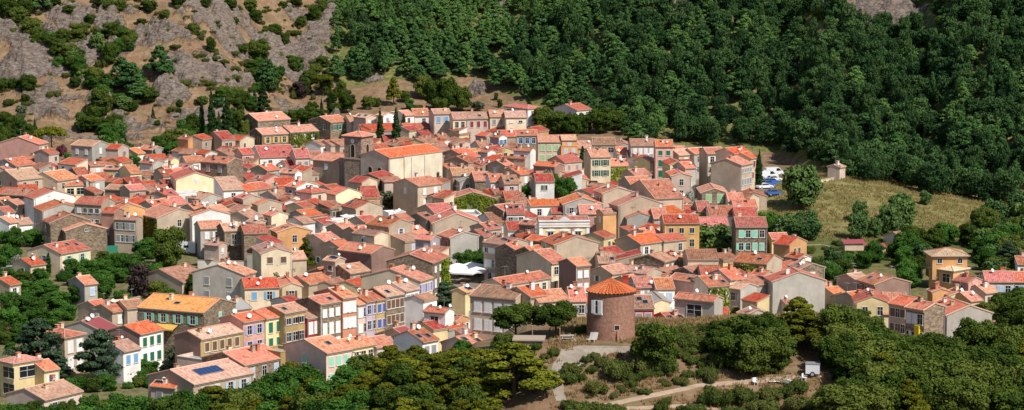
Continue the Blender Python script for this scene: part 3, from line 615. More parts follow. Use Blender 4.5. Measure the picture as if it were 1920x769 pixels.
# tile, near eave corner x y, left wall width, right wall width (tile px), wall height m, yaw deg, roof, wall, tiles
SPECS = '''
1 250 248 250 62 8 60 R pk o sh=w st=closed wr=1x3 ch=2 g=1 | large pink house with orange roof on the far left edge
1 212 350 92 60 5 58 L st t lw=cr | low stone house with cream side wall in front of the large pink house
1 100 390 90 130 6 40 R gy t
1 70 430 70 20 6 60 R be d
1 112 482 100 175 7 35 R be b wr=2x1 st=plain sh=0
1 375 487 120 140 6.5 45 R be t lw=cr
1 497 385 115 78 6.5 40 l cr o lw=wh
1 603 262 135 110 6.5 50 L gy b sh=w st=closed wl=2x1 wr=1x2 | grey house with white shutters standing alone beside the umbrella pine
1 590 390 14 180 5.5 20 r pp t
1 820 415 140 35 6 65 L yl t
1 855 440 6 55 6 20 R yl t
1 590 490 70 90 6 40 R be o
1 565 490 6 120 6 15 F gy g
1 420 520 6 145 5 15 R yl t wr=2x1 ww=1.8 wh=1.6 st=plain sh=0
1 790 545 100 60 6 60 L st b
1 850 552 35 105 6.5 25 R be d
1 1000 285 90 70 4 50 L gy t
1 1000 375 85 75 7 45 L gy t lw=cr wl=3x2 sh=w st=closed
1 1120 355 45 40 6 45 L yl t
1 1110 430 40 60 6 40 R be o
1 900 310 45 45 4 45 R yl o
1 222 605 62 268 8.5 20 L wh o lw=wh wr=0 di=0 | tall white gabled house with orange roof between red roofs on the left
1 280 685 57 270 7 15 L gy o wr=0 di=0 | grey rendered gabled house just below the tall white gabled house
1 160 583 160 90 7 58 L st t
1 20 640 20 80 6 30 R be o
1 110 650 50 60 6 40 R be t
1 25 698 20 50 5 30 R wh o
7 130 320 20 85 4 20 R wh b
7 60 310 60 60 4.5 45 R wh t awn=r
7 330 310 45 262 6.5 15 L st t wr=0
7 430 362 42 270 5 12 L st t wr=1x1 sh=0 ww=.6 wh=.5 wz=-.3 | long bare rubble stone gable house among gardens
7 330 345 40 70 3.5 30 R be o
7 665 190 175 90 9 60 L be t wl=4x3
7 750 243 85 62 8.5 60 L br o
7 893 290 143 42 7.5 65 L be p wl=4x2
7 760 225 30 190 8.5 15 L or o wr=0
7 1030 278 125 290 7 27 L be t ivy=l wr=1x1 ch=1 | beige gabled house with climbing vine on its shaded side wall
8 315 262 12 250 7.5 10 L wh o wr=0 | broad white blank gable wall beside the beige gabled house
8 370 348 3 153 6.5 12 R gy t wr=2x1 dep=7
8 525 362 3 130 7.5 12 R st p wr=1x1 wh=2.6 sh=0 dep=7 bal=r | stone house with a tall white framed opening and balcony
8 656 378 3 152 7.5 9 R st t wr=0 dep=8
8 490 458 95 55 5 55 L pp p bal=l | small pale pink house with a wooden balcony above a garden
8 768 512 8 203 6 10 L cr p sh=br wr=2x1 st=closed ww=1.2 wh=1.3 dep=10 | cream gabled house with two brown shuttered windows
8 975 548 6 65 4 15 R be p dep=6
8 875 372 43 225 7.5 15 L or t wr=1x2 sh=0 ch=0 di=0 dep=12 | orange gabled house with two small windows
8 835 262 50 110 8 30 L cr o
8 690 280 100 90 7 45 R be p
8 735 308 60 60 7 45 L be p
8 650 152 55 120 7.5 25 L be o wl=3x2
8 745 190 35 160 6.5 25 L be o
8 150 135 50 60 6.5 45 R be d
8 170 195 85 100 6.5 40 R pp d
8 210 110 10 140 6 15 F wh g
8 370 155 80 145 6 35 L gy p
8 330 225 40 100 6 30 R pp t
8 450 240 60 110 6.5 40 R be t
8 60 205 60 110 6.5 30 R cr o
2 105 585 6 255 8 8 L py o wr=0 ch=1 di=0 dep=12 | pale yellow gabled house with a round white medallion
2 200 622 10 150 6 15 R cr o wr=1x1
2 440 478 175 105 12 52 L st t wr=0 wl=2x1 | very tall stone house with a blank shaded gable wall left of the church
2 540 418 15 75 8 20 R pk d
2 657 440 45 234 7 10 R wh d sh=w wr=6x1 ch=0 dep=7 | white row house with dark red roof and a row of small windows
2 890 442 8 95 8.5 10 R pp d sh=gr wr=2x3 st=closed
2 668 290 80 185 6.5 25 R st t sh=y wr=3x1 wl=2x1 wh=1.7 st=open g=1 | brown stone house with bright yellow shutters
2 853 274 4 187 6.5 25 R st t ivy=r sh=w wr=3x2 st=closed dep=9 | stone house overgrown with vine and white shutters
2 640 200 75 215 6 30 R st t wr=0 di=1 | long stone house with mottled roof topmost on the left behind the yellow shuttered house
2 170 470 12 120 5 15 R wh t
2 60 470 40 60 5 40 R cr o
2 60 550 30 110 6 25 R be o
2 20 560 20 80 6 25 R be d
2 175 510 70 75 6.5 45 L wh d
2 90 675 10 150 6 15 F wh g
2 40 690 40 80 6 35 R pp d
2 90 745 60 90 6 35 R be d
2 412 655 8 135 7.5 15 r wh p
2 640 650 90 100 6 45 R be o
2 690 590 40 130 6.5 35 L pk o
2 700 525 70 80 6.5 45 R be o
2 770 527 30 60 6 20 L tq o wr=0
2 885 545 100 45 6.5 60 L wh t
2 895 637 75 145 8 38 L wh o lw=gy
2 690 628 10 150 6 12 F be g
2 560 660 60 80 6 40 R be o
2 490 640 40 80 6 40 R cr t
2 760 700 50 90 6 40 R gy p
3 208 210 140 125 5.5 42 R st t sh=g wr=3x1 wl=2x1 st=open ch=1 g=1 | stone house with dark green shutters above the vine hedge
3 340 213 6 95 5.5 15 R be b sh=w st=closed wr=2x1
3 440 180 80 72 8 42 L pp p sh=w st=closed wr=2x2
3 555 165 45 72 9 40 L wh p lw=cr
3 640 145 40 60 8 40 F cr g
3 700 165 50 60 7.5 40 R wh t
3 758 167 8 105 6.5 10 R wh t
3 885 154 22 115 9 12 R pp b sh=b wr=2x1 wh=1.8 st=closed ww=1.2 | pale pink house with bright blue shutters
4 103 188 8 90 9 8 R cr p wr=2x2 wh=1.7 st=plain sh=0
4 195 185 4 150 9 8 R pp p sh=ma wr=3x1 wh=1.7 st=closed dep=9 | pale pink house with maroon shutters behind the church
4 345 172 4 100 9.5 6 R cr p sh=gr wr=2x2 dep=8
4 447 177 4 137 10 5 R cr p sh=w wr=2x3 wh=.9 dep=9 ch=0 | tall cream house at the right end of the top row
4 590 120 150 90 5.5 40 H wh o sh=br st=open wr=1x1 ch=0 di=0 | white house with a bright orange hipped roof behind the top row
4 912 130 150 98 4.5 45 R wh o awn=r wr=2x1 sh=0 ch=2 di=0 g=1 | white house with bright orange roof and yellow awning at the forest edge
4 405 308 60 50 8.5 45 L wh o lw=mv sh=b st=open wr=2x1
4 320 300 70 70 7 45 L be o
4 517 294 4 145 7 6 R st t sh=b wr=3x1 st=open dep=7 | brown house with blue shutters in front of the tall cream house
4 415 300 4 100 7 6 R be d dep=7
4 660 338 5 150 9 4 R be t sh=lg wr=3x2 wh=1.6 st=closed ww=1.1 dep=9 ivy= | beige house with pale green shutters
4 812 365 6 110 8 6 F or g sh=lb wr=2x1 st=closed dep=7
4 815 325 6 100 9.5 6 R or p sh=lb wr=1x1 dep=6
4 925 378 6 90 6 6 R be p dep=8
5 75 145 6 150 6.5 5 R be b wr=3x1 ww=1.5 st=plain sh=0 dep=8
5 62 228 6 130 8.5 10 R cr t sh=g wr=2x2 st=open dep=10 | cream house with dark green shutters beside a dark conifer
5 230 150 6 95 6 6 L gy p wr=0 dep=8
5 325 152 6 160 9 4 R gy b sh=w wr=4x2 st=closed dep=8
5 487 158 6 115 10.5 3 R pk o sh=g wr=2x3 wh=1.8 st=closed ww=1.1 dep=8 | pink house with tall dark green shutters
5 315 235 8 130 5.5 8 R wh t wr=0
5 185 285 8 125 4.5 8 R be t ivy=r wr=0
5 235 205 6 70 6 8 R wh o
5 450 260 40 40 6 45 R yl t sh=lb
5 740 205 50 90 7 35 R gy o
5 610 195 8 80 6 10 R be t
5 640 215 50 90 7 35 R be t
5 825 205 8 120 9 15 R cr t bal=r wr=2x2 | cream house with a brown balcony at the top of the street
5 1045 280 195 78 8.3 62 R be t sh=gr wr=4x3 wl=0 st=closed ch=1 di=0 g=1 | tall beige building with a broad blank gable above the street
5 1110 235 60 45 8.5 58 R cr o wl=0 sh=ma
5 1000 205 80 110 10 45 R cr o
5 592 352 8 130 7.5 8 L pp o sh=0 wr=1x2 st=plain dep=9 | pale pink lavender gabled house with two dark windows
5 580 278 8 100 8 12 L yl o wr=2x1 sh=br
5 680 300 20 60 8 30 R gy o
5 787 462 8 170 6 5 L st t sh=lg wr=2x1 ww=1.3 wh=2.0 wz=.3 st=closed dep=10 | stone house with two big pale green shuttered windows
5 963 517 8 105 4.5 8 R wh t wr=2x1 sh=gr
5 840 610 20 170 5.5 8 R wh t wr=0
5 765 582 8 75 5.5 8 R be d wr=0 ivy=r
5 1000 560 8 154 5.5 8 R be d
5 1010 612 8 144 6 8 R be d wr=0
5 542 662 8 232 9 5 R yo d sh=w wr=3x3 wh=1.6 st=plain ch=0 di=1 dep=8 | golden ochre house with flat dark red roof and white framed windows
5 783 680 8 185 6.5 8 R be d
12 0 20 12 205 9 5 R st d sh=mi wr=4x2 ch=1 | brown stone house with mint green shutters at the edge of the fields
6 5 125 60 90 6 40 R be d
12 236 103 26 113 6 15 R yl d sh=w wr=1x2 st=closed di=0 | small bright yellow house with maroon roof by the field
5 140 465 56 205 9.5 20 L be t wl=3x3 wr=0
5 330 420 60 150 8.5 20 R be t
5 350 350 60 110 8.5 30 R be t
5 245 548 62 290 10 24 L be t wl=3x3 lw=be
5 480 500 130 190 8.5 22 R be t wr=0
5 575 602 100 100 6.5 40 R or o wr=0
5 655 525 60 60 6 40 R be t
11 300 135 22 175 7.5 12 L gy t
11 400 130 8 165 7.5 8 R st d
11 475 140 10 70 7.5 8 R be t sh=b wr=1x1
11 385 308 110 150 6.5 45 R be o
11 540 290 60 150 6.5 38 R be o
11 440 250 80 90 6.5 45 R pp o
11 540 425 200 84 6.5 58 R st p sh=w wr=2x1 wl=0 st=closed g=1
11 430 505 240 100 6 55 L be p
11 200 505 70 130 6 45 R be p
11 112 432 8 112 6.5 6 R be p
10 770 455 92 288 9.5 22 L be o wr=0 lw=yl | large blank beige gable wall in the centre right of the village
10 748 575 155 112 9 36 R cr t wr=2x2
10 908 592 60 95 10 34 R br t sh=w wr=2x3 st=closed wh=1.8 wl=0 | tall red brown house with white shutters behind the old mill
10 640 520 90 90 9 40 R st t
10 428 718 130 318 8.5 44 R cr t g=1 wr=6x1 st=plain sh=0
16 410 285 303 142 9.5 62 L be b sh=w wl=4x2 st=closed wh=1.6 ww=1.2 wr=1x1 ch=2 | long beige house with white shutters left of the old mill
16 555 302 60 205 7.5 26 R cr t sh=w wr=3x1
16 500 270 60 120 8.2 40 R be o wr=0
16 765 297 6 100 6.5 6 R be o sh=gr wr=2x1
16 78 240 20 28 9 55 R yl y g=1
15 1035 467 150 84 6.5 60 L or t sh=w wr=3x1 st=open wl=1x1 | peach house with white shutters below the cedar
15 960 410 140 60 8.5 60 L wh o lw=wh wl=1x1 ww=1.6 wh=2 st=plain sh=0
15 730 437 110 92 5.5 50 R be p
16 110 600 110 120 4.5 45 R pp t sky=2 wr=0
16 60 520 60 60 4.5 45 R pk t
9 910 572 300 108 10 70 R st t ivy=h sh=w wr=3x3 wl=0 st=closed lab_=1 g=1 | house with a vivid green vine covered end wall by the square
15 790 202 255 88 11.5 62 R cr t sh=la wr=5x2 st=open wl=0 ch=2 | cream curved street house with lavender shutters left of the vine covered end wall
15 700 268 60 88 11 52 R wh p sh=gr wr=3x2 st=closed wl=0
15 568 303 60 130 10.6 46 R st p sh=br wr=4x2 st=closed wl=0 ch=0 di=1
15 507 327 40 60 10.2 45 R oc t sh=db wr=2x2 st=closed wl=0 di=0 | narrow ochre house with deep blue shutters
15 442 337 40 64 10.2 45 R mv t sh=la wr=2x2 wl=0
15 382 357 40 60 9.9 45 R pp t sh=w wr=2x2 wl=0
15 287 314 20 92 11.5 38 R tc t sh=w wr=3x2 st=closed wl=0 wh=1.8 ll=8 | terracotta coloured house with white shutters in the street row
15 140 354 80 146 11 43 R st t sh=w wr=3x3 st=closed wl=0 wh=1.9 di=0 | tall brown house with six white shuttered windows in the street row
15 55 447 30 84 8.7 43 R rd b sh=w wr=2x2 st=closed wl=0 wh=2.0 di=0 ch=0 | narrow bright red house with white shutters
14 812 238 90 146 10.2 42 R oc p sh=br+gr wr=3x3 st=open wl=0 alt=1 | ochre house with brown and grey shutters beside the narrow red house
14 692 274 40 117 9.5 42 R yl o sh=g wr=2x2 st=closed wl=0 di=0 ch=0 wh=1.8 | yellow house with dark green shutters in the street row
14 545 297 60 147 9.5 42 R pk o sh=la wr=2x2 wl=0 st=open ch=0 | pink house with lavender shutters at the lower end of the street row
14 265 408 170 282 8 42 R oc p lw=br sh=br wr=5x2 wl=0 st=closed ch=1 g=1 | long ochre row house with pale tiles and brown shutters
14 288 233 437 212 7.5 60 L st y sh=mi wl=4x1 wr=1x1 ch=2 awn=l di=1 | long stone house with yellow orange roof and a yellow awning
14 480 215 90 118 6 32 R gy g
14 555 74 20 226 6.5 6 R cr o sh=b wr=2x1 ch=1 ll=8 | cream house with red roof and blue shutters behind the long stone house
14 795 66 10 135 6 8 L cr o wr=1x1
8 655 652 225 76 8 62 R gy t sh=gr wl=2x2 wr=1x1 st=closed ch=2 | grey gabled house with grey shutters beside a round terracotta roof
8 250 700 200 190 3.5 45 R be p wr=0 wl=0 di=0 ch=1 | low house with a broad pale roof among trees
9 100 712 100 160 5.5 40 R be t
9 275 560 75 50 9 50 L be p wr=2x2 sh=gr
9 370 640 46 132 7 42 R st p bal=r
9 512 510 220 150 9.5 50 L br o wl=0 wr=0 di=1 | brown house with a large bright orange roof in the middle of the village
9 627 335 148 158 9.5 45 L be t lw=or sh=lb wl=2x1 wr=1x1
9 118 112 95 106 7.5 45 H pp o sh=br wr=1x1
9 278 124 60 172 7.5 30 L py o wr=0
9 410 215 92 176 6.5 30 L be t
3 780 627 108 162 7.5 42 R be t sh=w wr=2x2 st=closed wl=1x1 | beige house with white shutters in front of the church
3 562 597 8 118 7 8 H pp t wr=0
3 265 467 172 146 8.5 52 L be t lw=be wr=0 wl=1x1 sh=w ch=1 | beige house with mottled roof adjoining the church tower
4 190 442 130 90 7 50 R be o
4 330 407 60 52 7 45 L wh o
4 215 388 20 60 7.5 15 F or g
4 200 472 100 80 6.5 50 R be t
4 80 522 80 70 6.5 45 R cr t
4 100 557 8 150 6.5 8 R br b
4 147 598 8 102 5.5 10 L gy g wr=1x1
4 245 592 8 105 6.5 8 R st t
4 347 600 8 95 7.5 8 R wh t
4 440 612 8 95 8 10 R pp p wr=1x2 sh=lb
4 440 492 60 60 7 45 R be o
4 540 552 80 60 7 45 R be o
4 490 602 50 60 7 45 R be o
4 575 447 112 35 7 66 L be t
4 610 397 110 35 9 64 L wh t
4 545 592 12 448 4.4 4 L be o wr=0 dep=13 | very wide beige blank gable wall behind three round trees
4 830 472 70 120 8.5 35 R be o
4 770 500 140 60 8 55 L br o
10 72 158 14 322 4.8 8 L iv t ivy=g wr=0 dep=7 di=0 ch=0 | gable wall completely covered with green vine in the middle of the village
10 125 258 8 170 3.2 10 F wh g wr=0
10 457 250 8 116 6.5 5 R wh d wr=3x1
10 430 230 40 60 7 40 R st d
10 828 188 8 252 7.5 8 L gy o wr=3x1
10 610 198 20 212 7 12 r wh o
10 610 223 8 132 5.5 6 R be d
10 750 243 8 162 5.5 6 R be d
10 865 262 20 70 6.5 20 F pk g
10 935 250 8 146 7 5 R pk d sh=br wr=2x1 st=closed | coral pink house with dark red roof right of the classical white building
10 640 322 105 32 7 60 L st t
10 700 432 120 82 8 50 L oc o
10 452 457 150 150 8.2 44 L be p lw=be wl=6x3 wr=0 sky=2 ch=1 di=0 | tall house with pale brown roof and shaded facade above the plane trees
10 515 492 66 66 8 45 R st o
10 85 407 86 188 7.6 28 L gy t lw=br wr=0 wl=2x2 | tall grey blank gable house beside the square
10 -30 312 10 315 6.5 5 L be d wr=0
10 330 352 60 90 7 40 R be o
10 300 400 50 60 7 40 R be t
9 920 242 70 146 5.5 25 R be d
9 625 242 36 112 6.5 20 F wh w
9 720 297 80 70 6.5 40 R be o
9 870 287 70 60 6.5 45 R be t
9 215 292 16 150 6.5 15 F wh g
9 330 272 10 100 6.5 15 F wh g
9 60 312 60 82 6.5 40 R wh p
9 80 268 80 112 7 40 R be o
9 330 357 70 92 7 40 R be t
9 430 382 60 92 7 40 R be d
9 470 307 60 92 7 40 R cr d
9 200 432 90 112 7 40 R be t
9 300 472 80 92 7 40 R be o
9 800 382 70 82 7 40 R be o
9 900 422 100 62 8 55 L mv o
15 180 674 226 168 8.5 42 R pp t g=1.25 sh=mi wr=3x2 wl=1x1 st=closed di=0 ch=0 sky=1 | pale pink house with mint green shutters at the lower end of the village
15 345 642 60 160 8 42 R yl t wr=3x2 st=plain sh=0 wl=0 | bright yellow house with black scroll decoration beside the pale pink house
15 507 637 60 132 7.5 42 R be t sh=gr wr=3x2 wl=0 st=closed
15 812 600 130 102 7.5 46 R wh t wl=0 wr=2x1
15 730 585 150 78 6.2 48 R be m wl=0 di=1
15 645 642 20 88 5 45 R be b ll=7
14 550 577 184 268 6.5 45 R st o wl=0 wr=3x1 ch=3 di=0 | low stone house with a large smooth orange roof above the pines
14 790 492 132 116 7.5 45 F oc g sh=ma wr=1x1
14 218 704 200 402 5.5 41 R be p wr=4x1 sh=lb wl=0 solar=-.1 ch=1 di=0 | low house with a dark blue solar panel on its roof
14 280 542 168 152 5.5 48 F pp g wl=0 wr=0
14 100 727 160 46 4.5 58 L be o
13 345 382 132 108 6.6 45 H be t sh=w wr=2x2 wl=1x2 st=closed ww=1.3 wh=2 ch=2 di=0 | large beige villa with a hipped terracotta roof between two cedars
13 70 520 72 146 6 36 H yl t sh=w wr=1x1 ww=3 wh=1.8 st=plain di=0 | yellow villa with a hipped roof at the bottom left
13 560 357 162 92 4.5 50 R gy m di=2 wl=0 | low grey shed with a maroon metal roof
13 748 364 110 128 7.2 47 R wh o lw=br sh=g wr=3x2 st=closed wl=0 di=0 ch=0 | white house with dark green shutters and bright red tiles
13 660 457 82 92 5.5 45 R wh p sh=b wr=2x1
13 680 227 42 102 5 25 R be b
13 610 195 20 100 5 20 F cr g
13 530 228 40 70 4.5 40 R be o
13 600 245 40 60 4.5 40 R be t
13 235 716 200 205 3.6 46 R pp p g=1 ch=3 wl=0 wr=2x1 | long low house with pale roof and white chimneys at the bottom left
13 450 97 42 66 4.5 30 R gy o
13 50 100 50 54 4 42 R be o
13 235 560 8 60 4.5 36 R yl o
7 395 512 212 198 4.6 45 R cr t sh=mi wr=2x1 wl=1x1 st=open ch=1 di=0 g=1 | cream villa with mint shutters and terracotta roof in the left gardens
7 200 590 60 100 3 40 R cr o wr=0
7 752 390 46 152 3.4 15 L be o wr=0 wl=0 di=0 ch=0 | small carport with an orange roof above a green fence
11 745 557 172 86 7.5 52 L pk t wr=1x1
11 830 587 20 142 7.5 26 R pp t ivy=r sh=w wr=2x1 ll=8
11 975 542 20 106 7.5 32 R pp o sh=w wr=2x2 ll=8
11 975 622 8 96 4.5 20 F gy g
11 872 684 262 52 8 64 L gy t bal=l wl=1x1 ww=2.4 wh=2 st=plain sh=0 | long grey house with orange roof and balcony right of the old mill
11 360 592 10 126 7.5 12 R gy t sh=w wr=2x2 ll=8
11 490 602 8 122 7.5 8 R wh t wr=2x2
11 330 572 70 82 7 45 R be t
11 640 420 80 80 6 40 R be t
17 377 274 6 134 6.5 5 R rd b sh=gr wr=2x2 st=closed wh=1.1 dep=8 | bright red house with brown roof immediately right of the old mill
17 512 237 6 102 6.5 10 L py g wr=0
17 620 372 30 66 3.5 30 R be d
17 717 332 6 290 3.8 5 R st o ivy=r wr=0 dep=7 | low house with a long mottled orange roof behind the cypress
17 430 372 60 80 4 40 R be t
11 1000 560 60 100 6.5 50 L gy t
12 30 430 60 110 6.5 50 L gy p
12 85 407 20 112 6.5 40 R gy t ll=7
12 202 264 222 102 6.5 64 L be t ivy=l wr=0
12 190 342 95 62 7 58 L be t
12 242 380 52 342 7.5 16 L gy o wr=0 ch=1 | large grey blank gable house with an orange slope on the right side of the village
12 425 297 82 156 7 30 L st p wr=1x1 sh=w
12 320 522 20 122 3.5 30 R be t
12 560 442 50 102 4.5 40 R be t
12 760 502 80 92 4.5 40 R be t
12 650 470 80 80 4.5 40 R be o
12 60 602 22 172 4.5 20 L gy p wr=0
18 178 330 118 232 7 30 L br t wl=3x2 wr=0 di=1 | red brown gable house with a large white dish at the right
18 60 308 60 92 6.5 42 R be p
18 60 432 40 70 6 40 R be o
18 50 447 12 222 6.5 5 L yl t wr=2x1 sh=0
18 232 522 8 150 4.5 2 r py t wr=0
18 386 469 118 134 8 50 L st o wl=3x2 wr=0 lw=be
18 500 497 122 134 8 50 L st t wl=3x2 wr=0 | dark fronted row house with a yellow sign at the right
18 650 530 148 292 6.5 26 L gy o wr=1x1 sh=0 st=plain
18 870 607 20 132 3 30 R cr p wr=0
18 690 240 158 102 4.2 52 H or c wl=2x1 ww=1.8 wh=1.7 st=plain sh=0 ch=0 di=0 | orange villa lower storey with pale tiled roof among trees
18 790 317 102 98 5.5 46 L pk d sh=w wr=1x1 ww=1.5
18 900 309 50 186 5.5 6 R cr d sh=lb wr=3x1 dep=8
18 1090 310 8 120 5.5 5 R pk d sh=b wr=2x1 ww=1.6 dep=8 | pink house with wide blue shutters at the right edge
18 555 377 30 112 4.5 20 L or t wr=0
18 670 402 50 142 4 22 L yl t wr=0
18 800 437 40 80 3.5 40 R or t
18 900 385 40 80 4 40 R pp t
18 1110 195 12 80 4.5 10 R wh t
6 680 190 78 26 3.0 62 R pp p wl=0 wr=1x1 sh=b ch=1 di=0 g=1 | small square stone hut alone at the top of the grassy field
6 1090 655 30 40 2.5 45 R pp p wr=0 wl=0 di=0 ch=0
'''
for args in read_specs(SPECS):
    px, py, wl, wr, h, th, kind, wall, rcol, ex = args
    nm = 'villa' if ex.get('lab') and 'villa' in ex['lab'] else 'stone_hut' if ex.get('lab') and 'stone hut' in ex['lab'] else 'carport' if ex.get('lab') and 'carport' in ex['lab'] else 'house'
    if ex.get('lab_'): ex['lab'] = 'house with a vivid green vine covered end wall beside the square'
    house(*args, name=nm)
def find(word): return next(H for H in HOUSES if H['lab'] and word in H['lab'])
# upper storey of the orange villa
H = find('orange villa'); v = H['root']; m1 = wall_mesh('H', 3.6, 3.2, 7.0, .3, [WALL['or'][1]], sink=-2); o = link('upper_wall', m1, v, (1.2, 1.6, 0), R(-40))
link('upper_roof', roof_mesh('H', 3.6, 3.2, 7.0, .3, [ROOF['c'][1], RIDGE, GEN], oh=.55), o)
for x in (-2.1, 2.1): put_window(o, 'r', x, -3.2, 5.9, .9, 1.0, 'plain', '0')
v['label'] = 'two storey orange villa with pale hipped roofs among the trees'; H['lab'] = v['label']
# medallion on the yellow gable
H = find('medallion'); m = MB(); m.lathe([(0, .05), (.5, .05), (.6, 0)], 20); o = m.build('medallion', WHITE, H['root']); o.rotation_euler = (math.pi/2, 0, 0); o.location = (.2, -H['b'] - .01, H['h'] - .1)
# classical facade: attic, pediment, pilasters
def classic():
    H = house(*tile_px(10, 670, 322), 8*Q, 326*Q, 9.0, 4, 'R', 'wh', 'd', {'lab': 'classical white building with a curved pediment and cream facade', 'wr': '0', 'dep': '8', 'ch': '1', 'di': '0'}, name='town_hall')
    r, a, b, h = H['root'], H['a'], H['b'], H['h']
    m = MB(); m.box(-a - .1, a + .1, -b - .25, -b + .5, h - .1, h + .75); m.box(-a - .2, a + .2, -b - .45, -b + .5, h + .75, h + .95); m.box(-a - .15, a + .15, -b - .38, -b - .24, h - .45, h - .1); m.build('attic', WALL['wh'][1], r)
    m = MB(); n = 12; w = 2.6; P = [(-w/2 + w*i/n, -b - .42, h + .96 + .75*math.sin(math.pi*i/n)) for i in range(n + 1)]; m.poly(P)
    for p, q in zip(P, P[1:]): m.poly([p, (p[0], -b + .3, p[2]), (q[0], -b + .3, q[2]), q])
    m.build('pediment', WALL['wh'][1], r)
    for x in (-a + .3, a - .3): m = MB(); m.box(x - .35, x + .35, -b - .2, -b - .004, -2, h - .45); m.build('pilaster', WALL['wh'][1], r)
    m = MB(); m.box(-a + .66, a - .66, -b - .06, -b - .01, -2, h - .46); m.build('facade_panel', WALL['py'][1], r)
    for x in (-a*.55, 0, a*.55):
        o = put_window(r, 'r', x, -b - .065, h - 2.6, 1.2, 2.1, 'plain', '0', WHITE)
        m = MB(); m.box(-.95, .95, -.2, 0, 1.25, 1.4); m.poly([(-.95, -.2, 1.41), (.95, -.2, 1.41), (0, -.2, 1.8)]); m.poly([(-.95, 0, 1.41), (-.95, -.2, 1.41), (0, -.2, 1.8), (0, 0, 1.8)]); m.poly([(.95, -.2, 1.41), (.95, 0, 1.41), (0, 0, 1.8), (0, -.2, 1.8)]); m.build('window_pediment', WALL['wh'][1], o)
classic()
# yellow sign on the dark row, black scrolls on the yellow house
H = find('yellow sign'); m = MB(); m.box(-.18, .18, -.9, 0, -.75, .75); o = m.build('wall_sign', plain_mat('yellow sign enamel', (.85, .62, .03), .4), H['root']); o.location = (-H['a'] - .18, -H['b'] + 1.6, H['h'] - 3.2); o.rotation_euler = (0, 0, 0)
H = find('scroll'); m = MB()
for (cx, cz, r0, t0, t1) in ((-.9, .3, .6, 0, 4.6), (-.2, -.2, .5, 2, 7), (.6, .25, .45, 0, 5), (-1.2, -.5, .4, 1, 6)):
    pr = None
    for i in range(13):
        t = t0 + (t1 - t0)*i/12; rr = r0*(1 - .05*i); p = (cx + rr*math.cos(t), -.06, cz + rr*math.sin(t))
        if pr: m.tube(pr, p, .07, .07, 5)
        pr = p
o = m.build('iron_scroll', METAL, H['root']); o.location = (-H['a']*.55, -H['b'] - .02, H['h'] - 1.4)
# big parabolic sign: blue white enamel box on the grey lower block right of the vine wall
# ------------------------------------------------------------------ the smaller houses between: fill the built-up area where bare ground would show
CORE_POLY = [(0,335),(130,310),(300,305),(470,270),(600,245),(700,240),(850,225),(985,240),(1100,272),(1250,278),(1420,295),(1412,400),(1440,470),(1535,495),(1540,560),(1440,595),(1300,600),(1200,595),(1100,600),(1000,575),(900,640),(820,655),(680,670),(500,640),(400,610),(440,560),(500,530),(480,470),(300,425),(230,440),(100,390),(0,385)]
NOFILL = [(1206,592,26,20),(1240,590,22,18),(1690,590,70,40),(590,610,60,34),(1462,458,30,26),(1335,462,56,34),(1318,350,26,60),(872,515,50,24),(640,255,50,22),(345,465,40,24),(1210,335,50,14),(730,385,26,16),(764,385,18,14),(1032,360,60,20),(900,505,60,20),(985,365,22,12),(1090,300,16,24),(1335,470,50,30),(832,570,40,28),(582,490,32,34),(520,560,26,20),(713,250,12,30),(743,250,12,30)]
def inpoly(x, y, P):
    c = False
    for i in range(len(P)):
        (x0, y0), (x1, y1) = P[i], P[i-1]
        if (y0 > y) != (y1 > y) and x < (x1 - x0) * (y - y0) / (y1 - y0) + x0: c = not c
    return c
BOX = []
def addbox(o, a, b, h): BOX.append((o.location.x, o.location.y, o.location.z, math.cos(o.rotation_euler.z), math.sin(o.rotation_euler.z), a, b, h))
ALLH = list(HOUSES)
for H in HOUSES: addbox(H['root'], H['a'], H['b'], H['h'] + .5 * (min(H['a'], H['b'])) * .3)
def blocked(x, y, dmax):
    rx, ry, rz = ray(x, y)
    for (ox, oy, oz, c, s_, a, b, h) in BOX:
        if abs(960 + FPX * ox / oy - x) > 150: continue
        px_, py_, pz_ = -ox, -oy, CAMZ - oz; lx, ly = px_*c + py_*s_, -px_*s_ + py_*c; dx, dy = rx*c + ry*s_, -rx*s_ + ry*c
        t0, t1 = 0, dmax
        for p, d, lo, hi in ((lx, dx, -a, a), (ly, dy, -b, b), (pz_, rz, -4, h)):
            if abs(d) < 1e-9:
                if not lo <= p <= hi: t0 = 1e9
                continue
            u, v = (lo - p) / d, (hi - p) / d
            if u > v: u, v = v, u
            t0 = max(t0, u); t1 = min(t1, v)
        if t0 < t1: return True
    return False
rndf = random.Random(99); nf = 0
for yy in range(655, 225, -9):
    for xx in range(6, 1545, 12):
        x, y = xx + rndf.uniform(-4, 4), yy
        if not inpoly(x, y, CORE_POLY): continue
        if any(abs(x - a) < rx and abs(y - b) < ry for a, b, rx, ry in NOFILL): continue
        dg = hit(x, y, 395, 0, Gs, 6)
        if blocked(x, y, dg): continue
        yt = y
        while yt > y - 44 and not blocked(x, yt, hit(x, yt, 395, 0, Gs, 6)): yt -= 5
        g = y - yt
        if g < 6: continue
        s = FPX / dg; eave = yt + 12
        h = max(3.6, min(7.5, (y + 12 - eave) / s + 2.5))
        th = rndf.choice([8, 25, 40, 45, 50, 58]); w = rndf.uniform(34, 56) * s / 8.0
        k = rndf.choice(['R', 'R', 'R', 'L']); wall = rndf.choice(['be', 'be', 'gy', 'cr', 'wh', 'pp', 'st', 'yl', 'or', 'be']); rc = rndf.choice(['t', 'o', 'o', 'd', 'p', 't', 'b'])
        if th < 15: wl_, wr_ = 4, w
        else: wl_, wr_ = w * .5, w * .6
        H = small_house(x + (wl_ - wr_) * .5, eave, wl_, wr_, h, th, k, wall, rc, rndf); ALLH.append(H); nf += 1
        addbox(H['root'], H['a'], H['b'], H['h'] + .15 * min(H['a'], H['b']))
